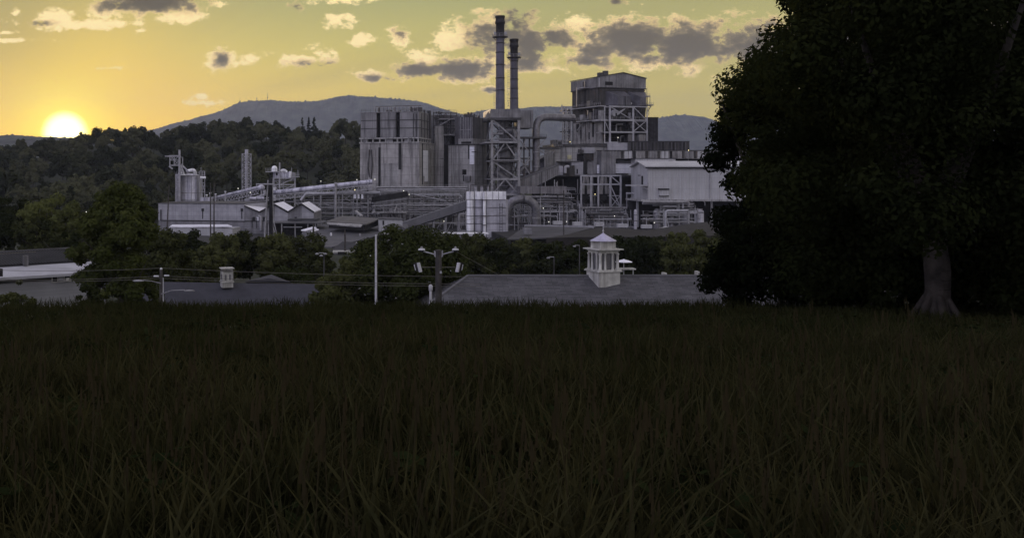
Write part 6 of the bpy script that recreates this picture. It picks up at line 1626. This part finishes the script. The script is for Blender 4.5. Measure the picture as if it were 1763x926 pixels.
if NEAR:
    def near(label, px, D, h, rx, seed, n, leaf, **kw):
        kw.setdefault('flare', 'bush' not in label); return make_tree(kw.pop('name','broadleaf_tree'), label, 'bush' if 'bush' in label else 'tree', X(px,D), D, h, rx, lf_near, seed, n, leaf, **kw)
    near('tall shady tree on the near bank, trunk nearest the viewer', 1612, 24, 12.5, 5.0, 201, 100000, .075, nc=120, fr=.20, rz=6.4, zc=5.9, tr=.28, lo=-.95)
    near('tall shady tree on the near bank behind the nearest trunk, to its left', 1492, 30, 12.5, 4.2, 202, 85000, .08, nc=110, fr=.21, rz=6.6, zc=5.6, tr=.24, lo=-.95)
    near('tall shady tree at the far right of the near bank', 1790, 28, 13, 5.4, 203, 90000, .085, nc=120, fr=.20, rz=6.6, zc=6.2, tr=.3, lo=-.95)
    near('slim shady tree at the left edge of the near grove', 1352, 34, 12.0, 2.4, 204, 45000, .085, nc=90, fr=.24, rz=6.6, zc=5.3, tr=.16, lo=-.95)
    for i, (px, D, h, rx, lb) in enumerate(((1292,31,3.0,1.5,'dark bush at the left foot of the near grove'),(1400,29,3.4,2.0,'dark bush between the slim tree and the next trunk'),(1500,27,3.0,2.0,'dark bush left of the nearest trunk'),(1700,27,3.4,2.2,'dark bush right of the nearest trunk'),(1800,25,3.0,2.0,'dark bush at the far right of the near bank'))):
        near(lb, px, D, h, rx, 210+i, 9000, .08, nc=40, fr=.28, name='bush', lo=-.95, rz=h*.5, zc=h*.45, tr=.05)

# ---------------------------------------------------------------- air
b = MB(); b.box(-11500, 11500, -260, 9300, -3, 760)
hz = b.build('haze', None); hz['kind'] = 'stuff'
m, nt = nt_new('haze_air')
pv = N(nt, 'ShaderNodeVolumePrincipled'); pv.inputs['Color'].default_value = (.78,.84,1.0,1); pv.inputs['Density'].default_value = 5.5e-5; pv.inputs['Anisotropy'].default_value = -.15
o_ = N(nt, 'ShaderNodeOutputMaterial'); nt.links.new(pv.outputs[0], o_.inputs['Volume'])
hz.data.materials.clear(); hz.data.materials.append(m)

# ---------------------------------------------------------------- sun, sky, camera
SPX, SPY = 112, 231
sv = Vector(((SPX-600)/F, 1.0, (300-SPY)/F)).normalized()
SEL = math.asin(sv.z); SAZ = math.atan2(sv.x, sv.y)
sl = bpy.data.lights.new('sun', 'SUN'); sl.energy = 2.4; sl.angle = R(.53); sl.color = (1.0,.72,.42)
so = bpy.data.objects.new('sun', sl); COL.objects.link(so); so.rotation_euler = (-sv).to_track_quat('-Z','Y').to_euler(); so.location = (0,0,300)

w = bpy.data.worlds.new('World'); scene.world = w; w.use_nodes = True
nt = w.node_tree; nt.nodes.clear()
L = nt.links.new
dirv = N(nt, 'ShaderNodeTexCoord').outputs['Generated']
sep = N(nt, 'ShaderNodeSeparateXYZ'); L(dirv, sep.inputs[0])
dx, dy, dz = sep.outputs
ysafe = math_n(nt, 'MAXIMUM', dy, 0.02)
pu = math_n(nt, 'MULTIPLY', math_n(nt, 'DIVIDE', dx, ysafe), 16.48)
pv_ = math_n(nt, 'MULTIPLY', math_n(nt, 'DIVIDE', dz, ysafe), 16.48)
cb = N(nt, 'ShaderNodeCombineXYZ'); L(pu, cb.inputs[0]); L(pv_, cb.inputs[1]); P2 = cb.outputs[0]
# clear sky: warm dusk in front, cool and bright overhead and behind
def ramp(fac, stops):
    n = N(nt, 'ShaderNodeValToRGB'); L(fac, n.inputs[0]); e = n.color_ramp.elements
    while len(e) < len(stops): e.new(.5)
    for k, (p, c) in enumerate(stops): e[k].position = p; e[k].color = (*c, 1)
    return n.outputs[0]
warm = ramp(math_n(nt, 'MULTIPLY', dz, 2.5, clamp=True), [(0,(.85,.56,.03)),(.08,(.83,.60,.03)),(.22,(.71,.55,.08)),(.32,(.58,.50,.10)),(.44,(.385,.38,.12)),(.7,(.36,.36,.30)),(1.0,(.48,.46,.58))])
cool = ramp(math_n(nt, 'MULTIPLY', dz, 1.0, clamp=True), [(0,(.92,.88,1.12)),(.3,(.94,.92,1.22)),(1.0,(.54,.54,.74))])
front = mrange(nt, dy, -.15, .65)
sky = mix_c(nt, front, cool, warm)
# right of the view the warm sky turns duller
sky = mix_c(nt, math_n(nt, 'MULTIPLY', mrange(nt, pu, 1.0, 8.0), .42), sky, (.45,.40,.11))
# sun glow
dt = N(nt, 'ShaderNodeVectorMath', operation='DOT_PRODUCT'); L(dirv, dt.inputs[0]); dt.inputs[1].default_value = sv
om = math_n(nt, 'SUBTRACT', 1.0, dt.outputs['Value'])
def lobe(s): return math_n(nt, 'EXPONENT', math_n(nt, 'DIVIDE', om, -s))
def add_c(a, col, fac):
    n = N(nt, 'ShaderNodeVectorMath', operation='SCALE'); n.inputs[0].default_value = col; L(fac, n.inputs['Scale'])
    k = N(nt, 'ShaderNodeVectorMath', operation='ADD'); L(a, k.inputs[0]); L(n.outputs[0], k.inputs[1]); return k.outputs[0]
sky = mix_c(nt, math_n(nt, 'MULTIPLY', lobe(.006), .75), sky, (.80,.49,.05))
sky = mix_c(nt, math_n(nt, 'MULTIPLY', lobe(.0026), .9), sky, (.90,.78,.04))
sky = mix_c(nt, math_n(nt, 'MULTIPLY', math_n(nt, 'MULTIPLY', mrange(nt, math_n(nt, 'MULTIPLY', pu, -1.0), 3.8, 6.2), math_n(nt, 'MULTIPLY', mrange(nt, pv_, .9, 2.7), mrange(nt, dy, .5, .85))), .62), sky, (.22,.23,.075))
# faint beams fanning out from the sun
ang = math_n(nt, 'ARCTAN2', math_n(nt, 'SUBTRACT', pv_, (300-SPY)/100), math_n(nt, 'SUBTRACT', pu, (SPX-600)/100))
nb = N(nt, 'ShaderNodeTexNoise', noise_dimensions='1D'); L(ang, nb.inputs['W']); nb.inputs['Scale'].default_value = 7.0; nb.inputs['Detail'].default_value = 2.0
sky = mix_c(nt, math_n(nt, 'MULTIPLY', mrange(nt, nb.outputs['Fac'], .45, .68), math_n(nt, 'MULTIPLY', mrange(nt, om, .004, .03), math_n(nt, 'MULTIPLY', mrange(nt, dy, .5, .85), .30))), sky, (.36,.31,.09))
# clouds
nz = noise(nt, scaled(nt, P2, (1.0,1.5,1)), 2.3, 10, .64)
nz2 = noise(nt, scaled(nt, P2, (1.0,1.5,1)), 6.0, 6, .68)
def cloudset(lst):
    acc = None
    for (cx, cy, ax, ay, wt) in lst:
        s_ = N(nt, 'ShaderNodeVectorMath', operation='SUBTRACT'); L(P2, s_.inputs[0]); s_.inputs[1].default_value = ((cx-600)/100,(300-cy)/100,0)
        q_ = N(nt, 'ShaderNodeVectorMath', operation='MULTIPLY'); L(s_.outputs[0], q_.inputs[0]); q_.inputs[1].default_value = (100/ax,100/ay,0)
        l_ = N(nt, 'ShaderNodeVectorMath', operation='LENGTH'); L(q_.outputs[0], l_.inputs[0])
        v_ = math_n(nt, 'MULTIPLY', math_n(nt, 'SUBTRACT', 1.0, l_.outputs['Value']), wt)
        acc = v_ if acc is None else math_n(nt, 'MAXIMUM', acc, v_)
    return acc
allc = [(268,2,95,34,1.4),(190,16,60,22,1),(90,32,62,17,1),(150,42,100,13,.9),(300,28,55,16,1),(20,70,60,6,.7),(8,57,25,4,.6),(30,22,20,8,.6),(385,8,20,6,.5),(383,101,36,24,1),(428,100,28,11,.7),(525,103,52,16,.85),(548,92,30,16,.7),(507,10,14,10,.6),(585,42,32,18,.8),(627,69,26,13,.8),(685,70,27,24,.9),(590,0,60,10,.7),(782,62,42,30,1),(845,55,62,42,1),(732,104,36,20,.9),(715,122,62,18,1),(795,118,72,27,1.25),(645,130,46,13,.8),(905,72,44,48,1.25),(895,110,60,22,.9),(962,62,52,30,.9),(1000,42,36,20,.9),(1085,68,100,46,1.45),(1180,74,85,52,1.5),(1040,80,60,34,1.1),(1130,105,80,20,.8),(1005,104,80,20,.9),(1190,115,40,16,.8),(950,118,60,10,.5),(348,166,22,6,.7),(365,178,40,6,.5),(848,155,46,6,.6),(1060,4,18,12,.7),(240,54,16,4,.5),(170,118,26,3,.35),(1310,80,120,60,1.1),(1460,50,140,60,1.1),(1600,95,140,55,1.1),(1750,60,120,60,1),(1400,150,120,14,.7),(-60,30,60,30,1)]
drk = [(268,0,86,27,1.6),(205,10,50,14,1),(70,40,24,5,.8),(382,102,15,16,1.0),(540,112,30,7,.5),(508,12,12,9,.8),(688,60,10,9,.5),(845,62,50,34,.9),(885,60,45,46,1.1),(722,122,55,15,1.2),(793,119,62,20,1.5),(650,134,30,7,.6),(910,78,38,44,1.35),(900,108,46,17,.9),(955,66,42,22,1.1),(1092,70,92,38,1.5),(1182,76,82,44,1.5),(1035,86,44,22,1.0),(1130,98,60,12,.7),(1010,106,60,13,.9),(850,156,26,4,.6),(1060,4,16,11,1),(1310,80,110,50,1.2),(1460,50,130,50,1.2),(1600,95,130,45,1.2),(1750,60,110,50,1)]
den = math_n(nt, 'ADD', cloudset(allc), math_n(nt, 'ADD', math_n(nt, 'MULTIPLY', math_n(nt, 'SUBTRACT', nz, .50), 3.0), math_n(nt, 'MULTIPLY', math_n(nt, 'SUBTRACT', nz2, .5), 1.5)))
mask = math_n(nt, 'MULTIPLY', mrange(nt, den, .02, .50), mrange(nt, dy, .05, .3))
dk = math_n(nt, 'ADD', cloudset(drk), math_n(nt, 'ADD', math_n(nt, 'MULTIPLY', math_n(nt, 'SUBTRACT', nz, .5), 2.4), math_n(nt, 'MULTIPLY', math_n(nt, 'SUBTRACT', nz2, .5), 1.6)))
dkf = mrange(nt, dk, -.42, .95, smooth=False)
ccol = ramp(dkf, [(0,(1.20,.94,.44)),(.30,(1.02,.76,.34)),(.46,(.66,.47,.21)),(.62,(.27,.21,.11)),(.80,(.15,.118,.06)),(1.0,(.105,.084,.045))])
core = mrange(nt, dt.outputs['Value'], math.cos(R(1.45)), math.cos(R(.45)))
sky = add_c(sky, (3.0,2.8,1.6), core)
sky = add_c(sky, (.5,.45,.03), lobe(.0006))
nish = N(nt, 'ShaderNodeTexSky', sky_type='NISHITA'); nish.sun_disc = False; nish.sun_elevation = SEL; nish.sun_rotation = SAZ; nish.altitude = 800; nish.dust_density = 2.0
bg1 = N(nt, 'ShaderNodeBackground'); L(nish.outputs[0], bg1.inputs[0]); bg1.inputs[1].default_value = .014
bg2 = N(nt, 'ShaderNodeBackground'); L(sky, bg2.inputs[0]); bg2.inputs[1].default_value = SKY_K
ad = N(nt, 'ShaderNodeAddShader'); L(bg1.outputs[0], ad.inputs[0]); L(bg2.outputs[0], ad.inputs[1])
bg3 = N(nt, 'ShaderNodeBackground'); L(ccol, bg3.inputs[0]); bg3.inputs[1].default_value = SKY_K
mxs = N(nt, 'ShaderNodeMixShader'); L(math_n(nt, 'MULTIPLY', mask, .98), mxs.inputs[0]); L(ad.outputs[0], mxs.inputs[1]); L(bg3.outputs[0], mxs.inputs[2])
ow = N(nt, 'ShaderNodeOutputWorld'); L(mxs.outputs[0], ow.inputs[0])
w.cycles.sampling_method = 'MANUAL'; w.cycles.sample_map_resolution = 512

cam = bpy.data.cameras.new('camera'); co = bpy.data.objects.new('camera', cam); COL.objects.link(co); scene.camera = co
co.location = (0,0,E); co.rotation_euler = (R(90),0,0)
cam.sensor_fit = 'HORIZONTAL'; cam.sensor_width = 36.0
FW, FH = 1763.0, 926.0
cam.lens = 36.0*F/FW
cam.shift_x = (FW/2-600.0)/FW; cam.shift_y = -(FH/2-300.0)/FW
cam.clip_start = .1; cam.clip_end = 20000
vs_ = scene.view_settings; vs_.view_transform = 'Standard'; vs_.look = 'None'; vs_.exposure = EXPO; vs_.gamma = 1.0; vs_.use_curve_mapping = False
scene.cycles.use_denoising = True
scene.cycles.max_bounces = 5; scene.cycles.diffuse_bounces = 3; scene.cycles.glossy_bounces = 2; scene.cycles.transmission_bounces = 3; scene.cycles.volume_bounces = 0
scene.cycles.sample_clamp_indirect = 4.0
